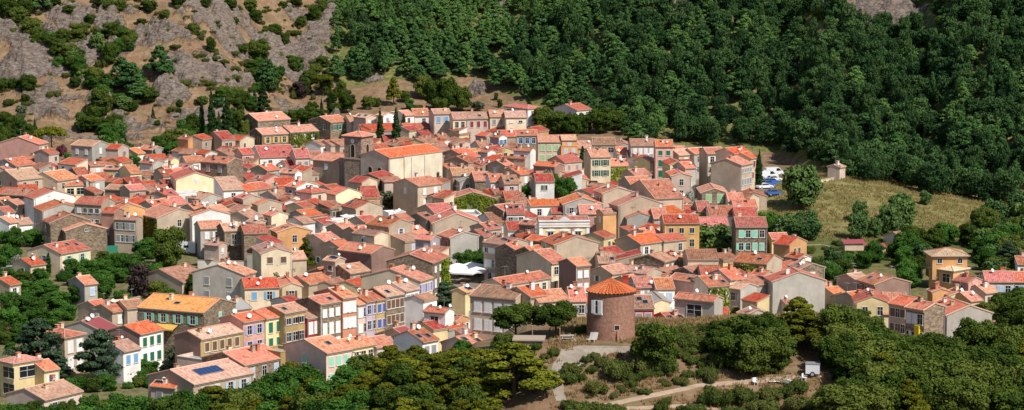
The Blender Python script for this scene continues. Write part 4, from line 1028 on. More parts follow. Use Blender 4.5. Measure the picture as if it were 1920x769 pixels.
# low wings and lean-to roofs in front of walls that would stand too bare
def nearest(x, y):
    rx, ry, rz = ray(x, y); best, bi = hit(x, y, 395, 0, Gs, 8), -1
    for k, (ox, oy, oz, c, s_, a, b, h) in enumerate(BOX):
        if abs(960 + FPX * ox / oy - x) > 150: continue
        lx, ly = -ox*c - oy*s_, ox*s_ - oy*c; dx, dy = rx*c + ry*s_, -rx*s_ + ry*c; t0, t1 = 0, best
        for p, d, lo, hi in ((lx, dx, -a, a), (ly, dy, -b, b), (CAMZ - oz, rz, -4, h)):
            if abs(d) < 1e-9:
                if not lo <= p <= hi: t0 = 1e9
                continue
            u, v = (lo - p) / d, (hi - p) / d
            if u > v: u, v = v, u
            t0 = max(t0, u); t1 = min(t1, v)
        if t0 < t1: best, bi = t0, k
    return bi
def corner_px(H):
    r = H['root']; c, s_ = math.cos(r.rotation_euler.z), math.sin(r.rotation_euler.z); x, y = -H['a'], -H['b']
    return proj(r.location.x + x*c - y*s_, r.location.y + x*s_ + y*c, r.location.z + H['h'])
FREE = [(1590,540,1760,640),(838,362,942,412),(1000,345,1100,384),(0,400,480,769),(1040,540,1240,640),(880,540,1010,640),(560,560,760,640),(1410,420,1545,470),(820,470,920,540),(1235,420,1320,470),(1330,310,1435,385),(1368,420,1440,470)]
def free(x, y): return any(a < x < c and b < y < d for a, b, c, d in FREE) or not inpoly(x, y + 6, CORE_POLY) or any(abs(x - a) < rx and abs(y - b) < ry for a, b, rx, ry in NOFILL)
for rep in range(7):
    cand = []; perrep = 0
    for k, H in enumerate(list(ALLH)):
        cx, cy, cd = corner_px(H); s = FPX / cd
        for side, L, ang in ((1, H['Lr'], 0), (-1, H['Ll'], 1)):
            r = H['root']; psi = r.rotation_euler.z; dxp = (H['Lr'] * math.cos(psi) if side > 0 else -H['Ll'] * math.sin(psi)) * s
            if abs(dxp) < 14: continue
            for t in ((.5,) if abs(dxp) < 50 else (.25, .75)):
                x = cx + dxp * t; y0 = cy + 3; y = y0
                while y < y0 + 90 and nearest(x, y + 4) == k: y += 5
                vis = y - y0; lim = {True: 44, False: 8}[bool(H['lab'])] * s / 8
                if vis > lim + 7 and not free(x, y): cand.append((x, y0, y, vis, lim, s))
    rndf.shuffle(cand); done = []
    for (x, y0, y, vis, lim, s) in cand:
        if any(abs(x - a) < 16 and abs(y0 - b) < 12 for a, b in done): continue
        done.append((x, y0))
        eave = y0 + lim + rndf.uniform(6, 14) + 6; w = rndf.uniform(26, 44) * s / 8
        th = rndf.choice([8, 20, 40, 45, 50, 60]); k = rndf.choice(['R', 'R', 'r', 'L', 'l']); rc = rndf.choice(['t', 'o', 'o', 'd', 'p', 't', 'b', 'd']); wall = rndf.choice(['be', 'be', 'gy', 'cr', 'wh', 'pp', 'st', 'cr', 'wh', 'or', 'yl'])
        wl_, wr_ = (3, w) if th < 15 else (w * .55, w * .65)
        H = small_house(x + (wl_ - wr_) * .5, eave, wl_, wr_, rndf.uniform(4.2, 6.0), th, k, wall, rc, rndf); ALLH.append(H); nf += 1; perrep += 1
        addbox(H['root'], H['a'], H['b'], H['h'] + .15 * min(H['a'], H['b']))
        if nf > 520: break
# further bare walls get a lower wing of the same house
nw = 0
def wing(H, side, t, top, w, rk):
    global nw
    r = H['root']; rr = rndf; Lw = (H['Lr'] if side > 0 else H['Ll']); a2 = min(w, Lw) / 2; d2 = rr.uniform(3.2, 4.8); b2 = d2 / 2
    ht = max(2.8, H['h'] - top); kind = rr.choice(['r', 'r', 'R', 'L', 'F'])
    e = empty('wing', (0, 0, 0)); e.parent = r
    al = (t - .5) * Lw * .98
    if side > 0: e.location = (al, -H['b'] - b2 + .05, 0); e.rotation_euler = (0, 0, R(rr.uniform(-1, 1)))
    else: e.location = (-H['a'] - b2 + .05, -al, 0); e.rotation_euler = (0, 0, -math.pi / 2 + R(rr.uniform(-1, 1)))
    wc = rr.choice([H['wall'], H['wall'], 'be', 'cr', 'wh', 'pp', 'or', 'st']); rc = rr.choice(['t', 'o', 'd', 'p', 'b', H['rcol']]); pt = .3 * (.75 if kind == 'r' else 1)
    if kind == 'r': ht = max(2.6, ht - d2 * pt)
    o = link('wall', wall_mesh(kind, a2, b2, ht, pt, [WALL[wc][1]]), e); q = link('roof', roof_mesh(kind, a2, b2, ht, pt, [ROOF[rc if kind != 'F' else 'g'][1], RIDGE if kind != 'F' else WALL[wc][1], GEN], oh=.25), e)
    if rr.random() < .6 and ht > 3.2: put_window(e, 'r', rr.uniform(-.4, .4) * a2, -b2 - .004, ht - 1.5, .9, 1.3, rr.choice(['open', 'closed', 'plain']), rr.choice(['w', 'gr', 'br', 'lb']))
    nw += 1
for k, H in enumerate(list(HOUSES)):
    if H['lab']: continue
    if nw > 90: break
    cx, cy, cd = corner_px(H); s = FPX / cd; psi = H['root'].rotation_euler.z
    for side in (1, -1):
        L = H['Lr'] if side > 0 else H['Ll']; dxp = (H['Lr'] * math.cos(psi) if side > 0 else -H['Ll'] * math.sin(psi)) * s
        if abs(dxp) < 16 or L < 3.5: continue
        n = max(1, int(L / 5.5))
        for i in range(n):
            t = (i + .5) / n; tt = t if side > 0 else t; x = cx + dxp * tt; y0 = cy + 3; y = y0
            while y < y0 + 80 and nearest(x, y + 4) == k: y += 5
            if (y - y0) > 26 * s / 8 and not free(x, y): wing(H, side, t, (rndf.uniform(1.3, 2.6)), L / n * rndf.uniform(.7, 1.05), k)
print('wings', nw)
print('fillers', nf, len(HOUSES))
o = link('small_houses', MASS.m.mesh('small_houses', MASS.mats)); tag(o, 'the small low houses and lean-to roofs crowded in between the larger village houses', 'houses', kind='stuff')
# ------------------------------------------------------------------ trees
class Leaves:
    def __init__(s): s.P = []; s.T = []
    def blob(s, c, r, n, size, tint, rng, flat=1.0):
        """n leaf quads on a lumpy ball c, r (rx,ry,rz), mostly near its surface"""
        d = rng.normal(size=(n, 3)); d /= np.linalg.norm(d, axis=1)[:, None]
        d[:, 2] = np.where(d[:, 2] < -.55, -d[:, 2] * .4, d[:, 2])
        rad = (.62 + .42 * rng.random(n) ** .6 + np.where(rng.random(n) < .09, rng.random(n) * .34, 0))[:, None]
        p = np.array(c) + d * rad * np.array(r)
        nn = d * .9 + rng.normal(size=(n, 3)) * .55; nn[:, 2] += .25; nn /= np.linalg.norm(nn, axis=1)[:, None]
        a = np.cross(nn, rng.normal(size=(n, 3))); a /= np.linalg.norm(a, axis=1)[:, None]; b = np.cross(nn, a)
        sz = size * (.6 + .8 * rng.random(n))[:, None]; a *= sz * .62; b *= sz * .42 * flat
        s.P.append(np.stack([p - a - b * .6, p + a * .2 - b, p + a + b * .5, p - a * .3 + b], 1))
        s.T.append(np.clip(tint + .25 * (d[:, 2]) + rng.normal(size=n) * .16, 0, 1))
    def arrays(s):
        P = np.concatenate(s.P).reshape(-1, 3); T = np.concatenate(s.T); return P, T
def quads_mesh(name, P, T, mat):
    me = bpy.data.meshes.new(name); n = len(P); q = n // 4
    me.vertices.add(n); me.vertices.foreach_set('co', P.astype(np.float32).ravel())
    me.loops.add(n); me.loops.foreach_set('vertex_index', np.arange(n, dtype=np.int32))
    me.polygons.add(q); me.polygons.foreach_set('loop_start', np.arange(0, n, 4, dtype=np.int32))
    at_ = me.attributes.new('tint', 'FLOAT', 'FACE'); at_.data.foreach_set('value', T.astype(np.float32))
    me.materials.append(mat); me.update(); me.validate(); return me
LM = {
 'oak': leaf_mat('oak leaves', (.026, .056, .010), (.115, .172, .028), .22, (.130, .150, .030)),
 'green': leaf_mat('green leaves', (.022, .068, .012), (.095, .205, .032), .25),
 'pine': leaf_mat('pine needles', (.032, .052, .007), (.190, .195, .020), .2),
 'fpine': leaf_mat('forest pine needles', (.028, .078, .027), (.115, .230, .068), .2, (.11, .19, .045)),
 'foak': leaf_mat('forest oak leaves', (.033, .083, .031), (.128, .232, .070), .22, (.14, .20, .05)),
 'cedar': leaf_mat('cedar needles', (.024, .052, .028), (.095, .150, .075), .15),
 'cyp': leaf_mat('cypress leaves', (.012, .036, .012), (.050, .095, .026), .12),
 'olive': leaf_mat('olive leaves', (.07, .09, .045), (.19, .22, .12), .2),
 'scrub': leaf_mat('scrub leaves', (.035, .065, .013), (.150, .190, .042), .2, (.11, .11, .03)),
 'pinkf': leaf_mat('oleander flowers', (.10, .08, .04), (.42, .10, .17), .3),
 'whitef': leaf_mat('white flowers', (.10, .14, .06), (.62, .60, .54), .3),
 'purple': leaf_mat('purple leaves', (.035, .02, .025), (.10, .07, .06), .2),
 'vine': IVYM,
}
CORE = plain_mat('dark shade core', (.010, .020, .006), .95, .05, .3)  # near-black lumps added inside crowns to block light, shade put into the colour
def lump(m, c, r, rnd):
    n = 6
    for i in range(n):
        for j in range(4):
            q = []
            for ii, jj in ((i, j), (i+1, j), (i+1, j+1), (i, j+1)):
                t, f = 2*math.pi*ii/n, -math.pi/2 + math.pi*jj/4
                q.append((c[0] + r[0]*math.cos(t)*math.cos(f), c[1] + r[1]*math.sin(t)*math.cos(f), c[2] + r[2]*math.sin(f)))
            m.poly(q if 0 < j < 3 else (q[:3] if j == 3 else [q[0], q[2], q[3]]))
def crown_blobs(kind, rnd):
    """unit crowns: list of (centre, radius xyz, tint); nominal width 8, height H"""
    B = []
    if kind in ('oak', 'green', 'foak'):
        H = 7.5
        B.append(((0, 0, 3.9), (2.7, 2.7, 2.6), .35)); B.append(((0, 0, 2.0), (2.4, 2.4, 1.3), .2))
        for k in range(34):
            a = k * 2.4 + rnd.uniform(-.4, .4); f = rnd.uniform(-.95, 1.0); rr = math.sqrt(max(0, 1 - f*f*.85)) * rnd.uniform(.85, 1.08)
            r = rnd.uniform(.75, 1.4)
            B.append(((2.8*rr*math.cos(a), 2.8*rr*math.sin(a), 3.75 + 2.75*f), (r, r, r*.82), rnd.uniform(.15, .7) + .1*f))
    elif kind == 'spread':      # crown carried clear of the ground on a visible trunk
        H = 7.5
        B.append(((0, 0, 4.4), (2.7, 2.7, 2.0), .35))
        for k in range(26):
            a = k * 2.4 + rnd.uniform(-.4, .4); f = rnd.uniform(-.6, 1.0); rr = math.sqrt(max(0, 1 - f*f*.85)) * rnd.uniform(.85, 1.1); r = rnd.uniform(.75, 1.35)
            B.append(((2.9*rr*math.cos(a), 2.9*rr*math.sin(a), 4.2 + 2.3*f), (r, r, r*.75), rnd.uniform(.15, .7) + .1*f))
    elif kind == 'bush':
        H = 3
        for k in range(11):
            a = k * 2.4; rr = rnd.uniform(.5, 2.7); r = rnd.uniform(.8, 1.4)
            B.append(((rr*math.cos(a), rr*math.sin(a), rnd.uniform(.6, 1.0) + .8*(1 - rr/3)), (r, r, r*.8), rnd.uniform(.2, .75)))
    elif kind == 'umbrella':
        H = 8
        for k in range(20):
            a = k * 2.4; rr = 3.3 * math.sqrt((k + .5) / 20); r = rnd.uniform(.9, 1.3)
            B.append(((rr*math.cos(a), rr*math.sin(a), 6.3 + 1.0*(1 - (rr/3.4)**2)), (r, r, .8), rnd.uniform(.4, .75)))
    elif kind in ('pine', 'fpine'):
        H = 9
        for k in range(24):
            t = k / 23; z = 2.3 + 6.0 * t; w = 3.2 * (1 - t)**.75 * (.75 + .5*rnd.random()) + .15
            a = k * 2.4 + rnd.uniform(-.5, .5); r = rnd.uniform(.75, 1.3) * (1.1 - .45*t)
            B.append(((w*math.cos(a)*.85, w*math.sin(a)*.85, z), (r*1.15, r*1.15, r*.62), rnd.uniform(.25, .7) + .12*t))
    elif kind == 'cedar':
        H = 9
        for k in range(26):
            t = k / 25; z = 1.6 + 6.9 * t; w = 3.4 * (1 - t**2.4)**.6 * rnd.uniform(.55, 1.05); a = k * 2.4
            B.append(((w*math.cos(a), w*math.sin(a), z), (1.7*(1.1 - .5*t), 1.7*(1.1 - .5*t), .45), rnd.uniform(.25, .7)))
    elif kind == 'cyp':
        H = 10
        for k in range(16):
            t = k / 15; z = .8 + 8.6*t; w = 1.0 * (math.sin(math.pi * min(1, (t*.8 + .2)))**.7) * (1 - .25*t)
            a = k*2.4; B.append(((.28*w*math.cos(a), .28*w*math.sin(a), z), (w*.95, w*.95, .85), rnd.uniform(.3, .6)))
    elif kind == 'fir':
        H = 10
        for k in range(30):
            t = k / 29; z = 1.0 + 8.6*t; w = 2.7*(1 - t)**.9*rnd.uniform(.55, .9); a = k*2.4
            B.append(((w*math.cos(a), w*math.sin(a), z), (.95*(1.1 - .8*t), .95*(1.1 - .8*t), .55), rnd.uniform(.25, .65)))
    return B, H
PROTO = {}
def make_proto(key, kind, mat, var, nleaf, size, trunk=True, lod=None):
    L = []
    for v in range(var):
        rnd = random.Random(hash(key) % 1000 + v * 17 if False else sum(map(ord, key)) + v * 17); rng = np.random.default_rng(sum(map(ord, key)) + v)
        B, H = crown_blobs(kind, rnd); lv = Leaves(); tot = sum(b[1][0]*b[1][0] + 2*b[1][0]*b[1][2] for b in B)
        for c, r, t in B: lv.blob(c, r, max(12, int(nleaf * (r[0]*r[0] + 2*r[0]*r[2]) / tot)), size, t, rng)
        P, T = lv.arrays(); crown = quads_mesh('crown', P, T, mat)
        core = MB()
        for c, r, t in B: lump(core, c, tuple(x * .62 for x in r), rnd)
        cm = core.mesh('shade_core', [CORE], True)
        tm = None
        if trunk:
            m = MB(); zt = H * .55 if kind not in ('umbrella',) else H * .72; r0 = .32 if kind in ('oak', 'green', 'foak', 'cedar') else .22
            m.tube((0, 0, -1.0), (.1, .05, zt*.5), r0 * 1.15, r0 * .8, 8); m.tube((.1, .05, zt*.5), (0, .1, zt*1.25), r0 * .8, r0 * .3, 8)
            for c, r, t in B[1:12:2]:
                if kind in ('oak', 'green', 'foak', 'spread', 'umbrella', 'cedar', 'pine', 'fpine'): m.tube((.05, .05, min(zt, max(.8, c[2] - 1.6))), c, r0 * .38, .05, 5)
            tm = m.mesh('trunk', [BARK], True)
        L.append((crown, cm, tm, H, P, T))
    PROTO[key] = L
make_proto('oak', 'oak', LM['oak'], 4, 12000, .30)
make_proto('spread', 'spread', LM['oak'], 2, 9000, .30)
make_proto('green', 'green', LM['green'], 4, 9000, .32)
make_proto('pine', 'pine', LM['pine'], 3, 11000, .27)
make_proto('umbrella', 'umbrella', LM['pine'], 2, 3600, .42)
make_proto('fpine', 'fpine', LM['fpine'], 5, 3600, .42)
make_proto('foak', 'foak', LM['foak'], 5, 3600, .44)
make_proto('cedar', 'cedar', LM['cedar'], 2, 9000, .30)
make_proto('cyp', 'cyp', LM['cyp'], 2, 2400, .34)
make_proto('fir', 'fir', LM['cyp'], 2, 3000, .42)
make_proto('olive', 'oak', LM['olive'], 2, 3200, .42)
make_proto('scrub', 'bush', LM['scrub'], 4, 5000, .24, False)
make_proto('hedge', 'bush', LM['green'], 3, 3600, .28, False)
make_proto('pinkf', 'bush', LM['pinkf'], 1, 2000, .36, False)
make_proto('whitef', 'bush', LM['whitef'], 1, 2000, .36, False)
make_proto('purple', 'oak', LM['purple'], 1, 3200, .42)
make_proto('vine', 'bush', LM['vine'], 2, 2200, .36, False)
NOMW = {'spread': 8, 'oak': 8, 'green': 8, 'foak': 8, 'olive': 8, 'purple': 8, 'pine': 7.4, 'fpine': 7.2, 'umbrella': 8.6, 'cedar': 8.4, 'cyp': 2.3, 'fir': 6, 'scrub': 7, 'hedge': 7, 'pinkf': 7, 'whitef': 7, 'vine': 7}
NAME = {'spread': 'broadleaf_tree', 'oak': 'oak_tree', 'green': 'broadleaf_tree', 'foak': 'oak_tree', 'olive': 'olive_tree', 'purple': 'purple_leaved_tree', 'pine': 'pine_tree', 'fpine': 'pine_tree', 'umbrella': 'umbrella_pine', 'cedar': 'cedar_tree', 'cyp': 'cypress_tree', 'fir': 'fir_tree', 'scrub': 'shrub', 'hedge': 'shrub', 'pinkf': 'oleander_bush', 'whitef': 'oleander_bush', 'vine': 'vine_hedge'}
DESC = {'spread': 'leafy green tree', 'oak': 'dark oak tree', 'green': 'leafy green tree', 'foak': 'dark oak tree', 'olive': 'silvery green olive tree', 'purple': 'purple leaved tree', 'pine': 'yellow green pine tree', 'fpine': 'dark green pine tree', 'umbrella': 'umbrella shaped pine tree', 'cedar': 'blue green cedar with layered branches', 'cyp': 'slim dark cypress', 'fir': 'dark conical conifer', 'scrub': 'low green shrub', 'hedge': 'green garden shrub', 'pinkf': 'bush with pink flowers', 'whitef': 'bush with white flowers', 'vine': 'yellow green vine hedge'}
TREES = []
_tn = [0]
def tree(kind, X, Y, Z, w, h, px=None, py=None, lab=None, group=None, hid=False):
    _tn[0] += 1; rnd = random.Random(_tn[0] * 31 + 5)
    P = PROTO[kind]; crown, core, trunk, H, _, _ = P[rnd.randrange(len(P))]
    root = empty('shrub' if kind in ('oak', 'foak', 'green') and h < 2.6 else NAME[kind], (X, Y, Z - .1), rnd.uniform(0, 6.28)); sx = w / NOMW[kind]; sz = h / H
    root.scale = (sx * rnd.uniform(.94, 1.06), sx * rnd.uniform(.94, 1.06), sz)
    c = link('crown', crown, root); link('shade_core', core, c)
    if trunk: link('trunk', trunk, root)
    TREES.append(dict(root=root, kind=kind, px=px, py=py, lab=lab, group=group, w=w, h=h)); return root
OFF = []
def tree_px(kind, x, y, wpx, hpx, lab=None, d0=None):
    d0 = d0 or (240 if (y > 640 and x > 500 and x < 2200) else 395)
    d = hit(x, y, d0); X, Y, Z = at(x, y, d); s = FPX / d
    if not lab and (y - hpx > 764 or x + wpx / 2 < 2 or x - wpx / 2 > 1918 or y < -4): OFF.append((d, X, Y, G(X, Y) - .1, kind, wpx / s, hpx / s, x, y)); return
    return tree(kind, X, Y, G(X, Y), wpx / s, hpx / s * 1.02, x, y - hpx / 2, lab)
TREE_SPECS = '''
umbrella 97 300 68 62 | round umbrella pine beside the large pink house
pinkf 116 292 24 26 | pink flowering oleander under the umbrella pine
oak 8 296 34 60
oak 55 275 34 45
cyp 66 262 9 42
hedge 150 300 26 18
hedge 130 300 24 18
green 212 300 34 60
green 232 310 40 50
cyp 228 275 8 32
cyp 236 285 9 28
green 250 318 30 30
cyp 256 322 9 28
cyp 290 328 14 50 | cypress in front of the small house with three white windows
hedge 272 335 18 14
hedge 208 342 44 16
green 20 385 26 30
hedge 38 398 36 26
hedge 10 400 26 22
cyp 379 276 13 98 | slim cypress leftmost of the tall pair on the left hill
cyp 397 280 18 112 | tall broad cypress of the pair on the left hill
cyp 411 268 12 60
fir 425 264 40 78
oak 442 258 40 60
fir 402 262 30 50
oak 362 258 36 48
oak 345 250 30 30
oak 330 290 64 52
oak 308 292 50 42
oak 362 286 36 22
oak 460 262 28 40
fir 478 210 18 44 | left one of two dark firs above the long stone house
fir 493 212 34 58 | larger right one of two dark firs above the long stone house
oak 425 195 38 34
oak 450 205 44 38
oak 575 235 45 36
oak 550 228 32 24
green 530 230 24 22
cyp 603 216 7 32
cyp 618 212 12 36
oak 650 212 40 44
oak 628 215 24 24
oak 690 205 28 26
oak 706 200 22 18
pine 738 198 30 55
oak 760 192 22 24
green 768 205 22 20
oak 812 205 40 60
oak 840 208 45 66
oak 866 208 40 48
oak 795 185 40 46
oak 825 220 34 40
olive 895 208 30 20
oak 930 188 10 16
oak 937 202 11 18
oak 786 210 24 14
cyp 713 290 18 86 | left one of two tall cypresses behind the church tower
cyp 743 294 19 94 | right one of two tall cypresses behind the church tower
cyp 757 272 15 60 | shorter cypress just right of the tall pair behind the church
cyp 794 268 10 20
fir 592 300 22 42
vine 612 258 36 16 | yellow green vine hedge left half below the stone house with green shutters
vine 645 260 36 18 | yellow green vine hedge right half below the stone house with green shutters
vine 660 244 20 14
olive 622 262 16 12
vine 605 250 10 26
fir 992 212 20 30
oak 1018 240 46 42
oak 1045 252 50 46
oak 1072 255 44 44
oak 1095 250 40 40
oak 1010 255 36 24
oak 1128 250 56 52
oak 1155 245 50 40
oak 1068 216 14 10
hedge 1065 218 24 10
fir 1092 322 26 48 | dark conifer beside the cream house with green shutters
hedge 1114 336 20 16
hedge 1145 318 22 18
hedge 1205 332 40 18
hedge 1230 338 30 22
hedge 1180 325 30 16
vine 1244 322 14 16
purple 1235 360 40 26
oak 1258 362 20 26
whitef 1296 382 20 32 | pale grey flowering shrub at the street corner
green 985 380 40 36
oak 1008 378 28 18
green 1030 376 44 58 | tallest of three round trees before the wide beige wall
green 1062 377 42 48
green 1075 370 30 36
hedge 1100 378 24 14
hedge 958 372 20 16
hedge 910 352 12 12
hedge 848 358 18 6
cyp 422 353 10 24
cyp 410 372 8 20
olive 728 392 46 38 | olive tree leftmost of two in front of the church
olive 764 392 28 38 | narrower right olive tree in front of the church
green 545 392 22 14
hedge 745 470 12 20
green 872 516 54 50 | left one of the plane trees on the square
green 900 514 54 48 | middle one of the plane trees on the square
green 926 511 48 44 | right one of the plane trees on the square
cedar 832 582 74 54 | cedar standing in front of the lavender shuttered house
foak 1335 486 92 68 | big round tree beside the golden ochre house
oak 1305 492 40 40
cyp 1423 356 15 76 | cypress against the end of the tall beige building
foak 1502 392 88 86 | large round tree right of the car park
foak 1478 450 60 52
foak 1512 450 62 58
foak 1495 452 50 44
foak 1608 448 46 54
foak 1612 415 36 40
foak 1668 442 56 62
foak 1692 438 60 70
foak 1688 415 48 58
foak 1640 446 34 40
foak 1735 384 28 28 | small lone tree on the grassy slope right of the hut
hedge 1440 425 60 34
hedge 1455 445 40 30
hedge 1436 440 30 30
cyp 1312 610 13 50 | dark cypress in front of the low mottled orange roof
pine 1380 612 36 38
cyp 1440 572 17 62 | cypress beside the grey blank gable house
oak 1458 572 30 26
oak 1408 570 22 24
hedge 1322 606 40 14
hedge 1285 606 40 12
hedge 1250 602 30 10
oak 1518 540 26 48
oak 1540 530 40 30
oak 1555 545 40 36
oak 1575 555 30 30
hedge 1440 478 24 14
hedge 1480 476 30 12
green 1392 470 22 14
hedge 1335 480 22 10
hedge 1420 466 20 12
cyp 92 514 15 42 | small cypress in front of the cream villa with mint shutters
whitef 30 500 26 28
whitef 40 520 26 18
green 25 470 50 46
green 8 500 46 46
green 60 455 40 28
green 10 450 40 40
hedge 85 455 60 20
hedge 105 460 40 20
green 60 462 40 34
green 8 540 50 40
green 40 560 60 36
green 75 530 40 30
green 85 556 56 34
green 135 520 44 36
green 165 525 50 40
green 195 518 44 36
green 215 515 50 40
green 140 535 40 24
green 180 540 44 26
green 225 530 40 28
green 250 515 40 30
green 150 570 60 40
green 110 585 60 40
green 60 590 60 40
green 20 590 60 44
green 20 620 70 44
green 70 615 50 40
green 100 612 50 34
green 130 600 40 30
green 195 560 46 44
green 175 592 46 26
green 205 600 50 22
vine 130 598 24 28
pinkf 15 625 20 16
green 40 640 60 30
green 240 500 60 26
green 270 480 50 34
green 285 470 40 26
green 300 480 50 34
green 265 460 40 26
green 230 450 36 20
hedge 198 425 30 26
hedge 180 420 24 20
hedge 218 425 20 16
whitef 256 440 30 16 | white flowering shrub below the vine sided house
green 235 442 36 26
oak 318 500 70 80
purple 262 555 50 64 | dark purple tree below the pink blossoms
pinkf 265 520 32 22 | bright pink blossoming bush above the purple tree
whitef 298 518 24 16
oak 295 560 44 36
oak 335 555 50 44
oak 375 562 54 56
oak 355 560 40 34
green 320 568 40 30
hedge 360 470 24 22
green 445 485 40 26
green 468 482 40 26
hedge 425 480 26 14
green 520 525 50 38
green 540 520 36 30
pine 582 508 60 70 | dark bushy pine right of the cream house with brown shutters
oak 560 495 36 26
oak 522 572 46 32 | round tree in front of the cream house with blue shutters
cedar 72 712 120 116 | large cedar left of the beige villa
cedar 190 716 96 100 | large dense cedar right of the beige villa
cedar 105 715 60 50
olive 340 690 66 46
olive 322 705 50 34
green 255 706 60 40
green 285 700 36 24
green 200 725 40 26
green 150 728 40 24
oak 175 735 40 30
hedge 30 728 30 14
hedge 52 725 30 20
hedge 10 725 36 20
fir 504 722 20 42 | small conical conifer beside the large smooth orange roof
green 868 670 38 36 | dark green tree beside the low roofs left of the mill
hedge 845 672 24 16
cedar 1890 500 44 48
'''
for ln in TREE_SPECS.strip().splitlines():
    lab = None
    if '|' in ln: ln, lab = ln.split('|')
    p = ln.split(); tree_px(p[0], *map(float, p[1:5]), lab.strip() if lab else None)
# mill hill: foreground (start the ray near)
FG = '''
pine 962 742 165 104 | broad yellow green pine in front of the mill path
pine 900 760 110 84
spread 966 640 96 76 | left one of two trees beside the picnic table
spread 1041 632 88 70 | right one of two trees beside the picnic table
oak 945 668 56 46
scrub 975 652 44 26
hedge 1092 628 30 26
oak 1230 694 98 96 | large dark oak right of the mill
scrub 1205 700 50 40
scrub 1005 655 24 18
scrub 1038 668 26 24
scrub 1022 672 20 14
scrub 1100 680 22 18
scrub 1075 702 46 30
scrub 1155 710 60 48
scrub 1130 690 34 30
scrub 1215 700 40 40
scrub 1248 698 46 36
scrub 1185 715 40 22
scrub 1118 738 46 32
scrub 1210 708 32 20
scrub 1238 706 16 16
scrub 1256 706 16 14
scrub 1290 708 28 20
scrub 1278 722 28 20
scrub 1184 726 26 20
scrub 1170 736 16 12
scrub 1150 746 20 14
scrub 1210 738 30 14
scrub 1190 735 12 12
scrub 1332 718 26 32
scrub 1318 690 22 18
scrub 1302 660 44 16
scrub 1298 648 60 22
scrub 1340 652 50 22
scrub 1310 640 60 22
scrub 1345 635 60 24
scrub 1345 690 36 34
scrub 1335 672 26 16
scrub 1112 775 56 30
scrub 1085 782 60 36
scrub 1140 782 56 26
scrub 1070 768 40 26
scrub 1158 772 36 14
scrub 1248 758 34 16
scrub 1298 778 56 30
scrub 1330 758 50 40
scrub 1360 760 50 34
scrub 1390 755 60 40
scrub 1440 752 60 34
scrub 1470 745 36 28
scrub 1430 772 60 30
scrub 1500 770 60 36
scrub 1380 785 60 30
scrub 1540 760 50 34
scrub 1330 730 20 12
oak 1348 662 70 48
oak 1378 692 84 72
oak 1412 704 92 82
oak 1452 694 92 84
oak 1400 652 84 66
oak 1362 636 60 40
oak 1432 660 90 76
scrub 1210 622 50 20
scrub 1245 628 60 22
scrub 1282 624 60 20
scrub 1320 622 56 22
scrub 1275 640 50 20
scrub 1312 655 44 20
oak 1345 625 40 26
scrub 1262 668 40 20
scrub 1295 680 36 18
scrub 1322 706 40 24
'''
for ln in FG.strip().splitlines():
    lab = None
    if '|' in ln: ln, lab = ln.split('|')
    p = ln.split(); tree_px(p[0], *map(float, p[1:5]), lab.strip() if lab else None, d0=240)

def in_house(X, Y, pad=.8):
    for (ox, oy, oz, c, q, a, b, h) in BOX:
        dx, dy = X - ox, Y - oy
        if abs(dx*c + dy*q) < a + pad and abs(-dx*q + dy*c) < b + pad: return True
    return False
rg_ = random.Random(77)
for k in range(260):
    x, y = rg_.uniform(-5, 340), rg_.uniform(430, 735)
    if y < 470 and x > 240 or (x > 220 and 560 < y < 640) or (20 < x < 60 and y > 655): continue
    d = hit(x, y, 395); X, Y, Z = at(x, y, d)
    if in_house(X, Y): continue
    w = rg_.uniform(20, 44); tree_px(rg_.choice(['hedge', 'hedge', 'green', 'oak']), x, y, w, w * rg_.uniform(.5, .8))
    if k > 120: break
def scatter_px(items, d0):
    for (kind, x, y, w, h) in items: tree_px(kind, x, y, w, h, d0=d0)
rnd = random.Random(11)
# oak wood on the right of the mill hill: rows of crowns, upper outline follows the photograph
OUT = [(1340, 640), (1380, 612), (1420, 594), (1470, 566), (1510, 552), (1560, 566), (1610, 590), (1650, 614), (1690, 636), (1735, 632), (1790, 612), (1860, 590), (1900, 566), (1960, 545)]
row = 0; y = 640
for k, (kx, ky) in enumerate([(x, t) for t in range(7) for x in range(1360, 2010, 66)]):
    x = kx + rnd.uniform(-20, 20) + (33 if ky % 2 else 0); top = lerp_tab(OUT, x); t = (ky + rnd.uniform(-.25, .25)) / 6.2
    w = rnd.uniform(86, 124); h = rnd.uniform(70, 96)
    yb = (top + h * .92) * (1 - t) + 800 * t if t > 0 else top + h * .92
    if 1395 < x < 1540 and 655 < yb < 735: continue
    if x < 1480 and yb > 716: continue
    if x < 1375 and yb > 668: continue
    if 1400 < x < 1560 and yb >= 735:
        if yb < 800: tree_px('scrub', x, yb, rnd.uniform(36, 60), rnd.uniform(22, 34), d0=240)
        continue
    if x < 1400 and yb > 655 and yb < 720: w *= .8; h *= .8
    tree_px('oak' if rnd.random() > .12 else 'pine', x, yb, w, h, d0=240)
for k in range(13):
    x = 1580 + k * 28 + rnd.uniform(-8, 8); tree_px('oak', x, lerp_tab(OUT, x) + 24, rnd.uniform(44, 66), rnd.uniform(26, 38), d0=240)
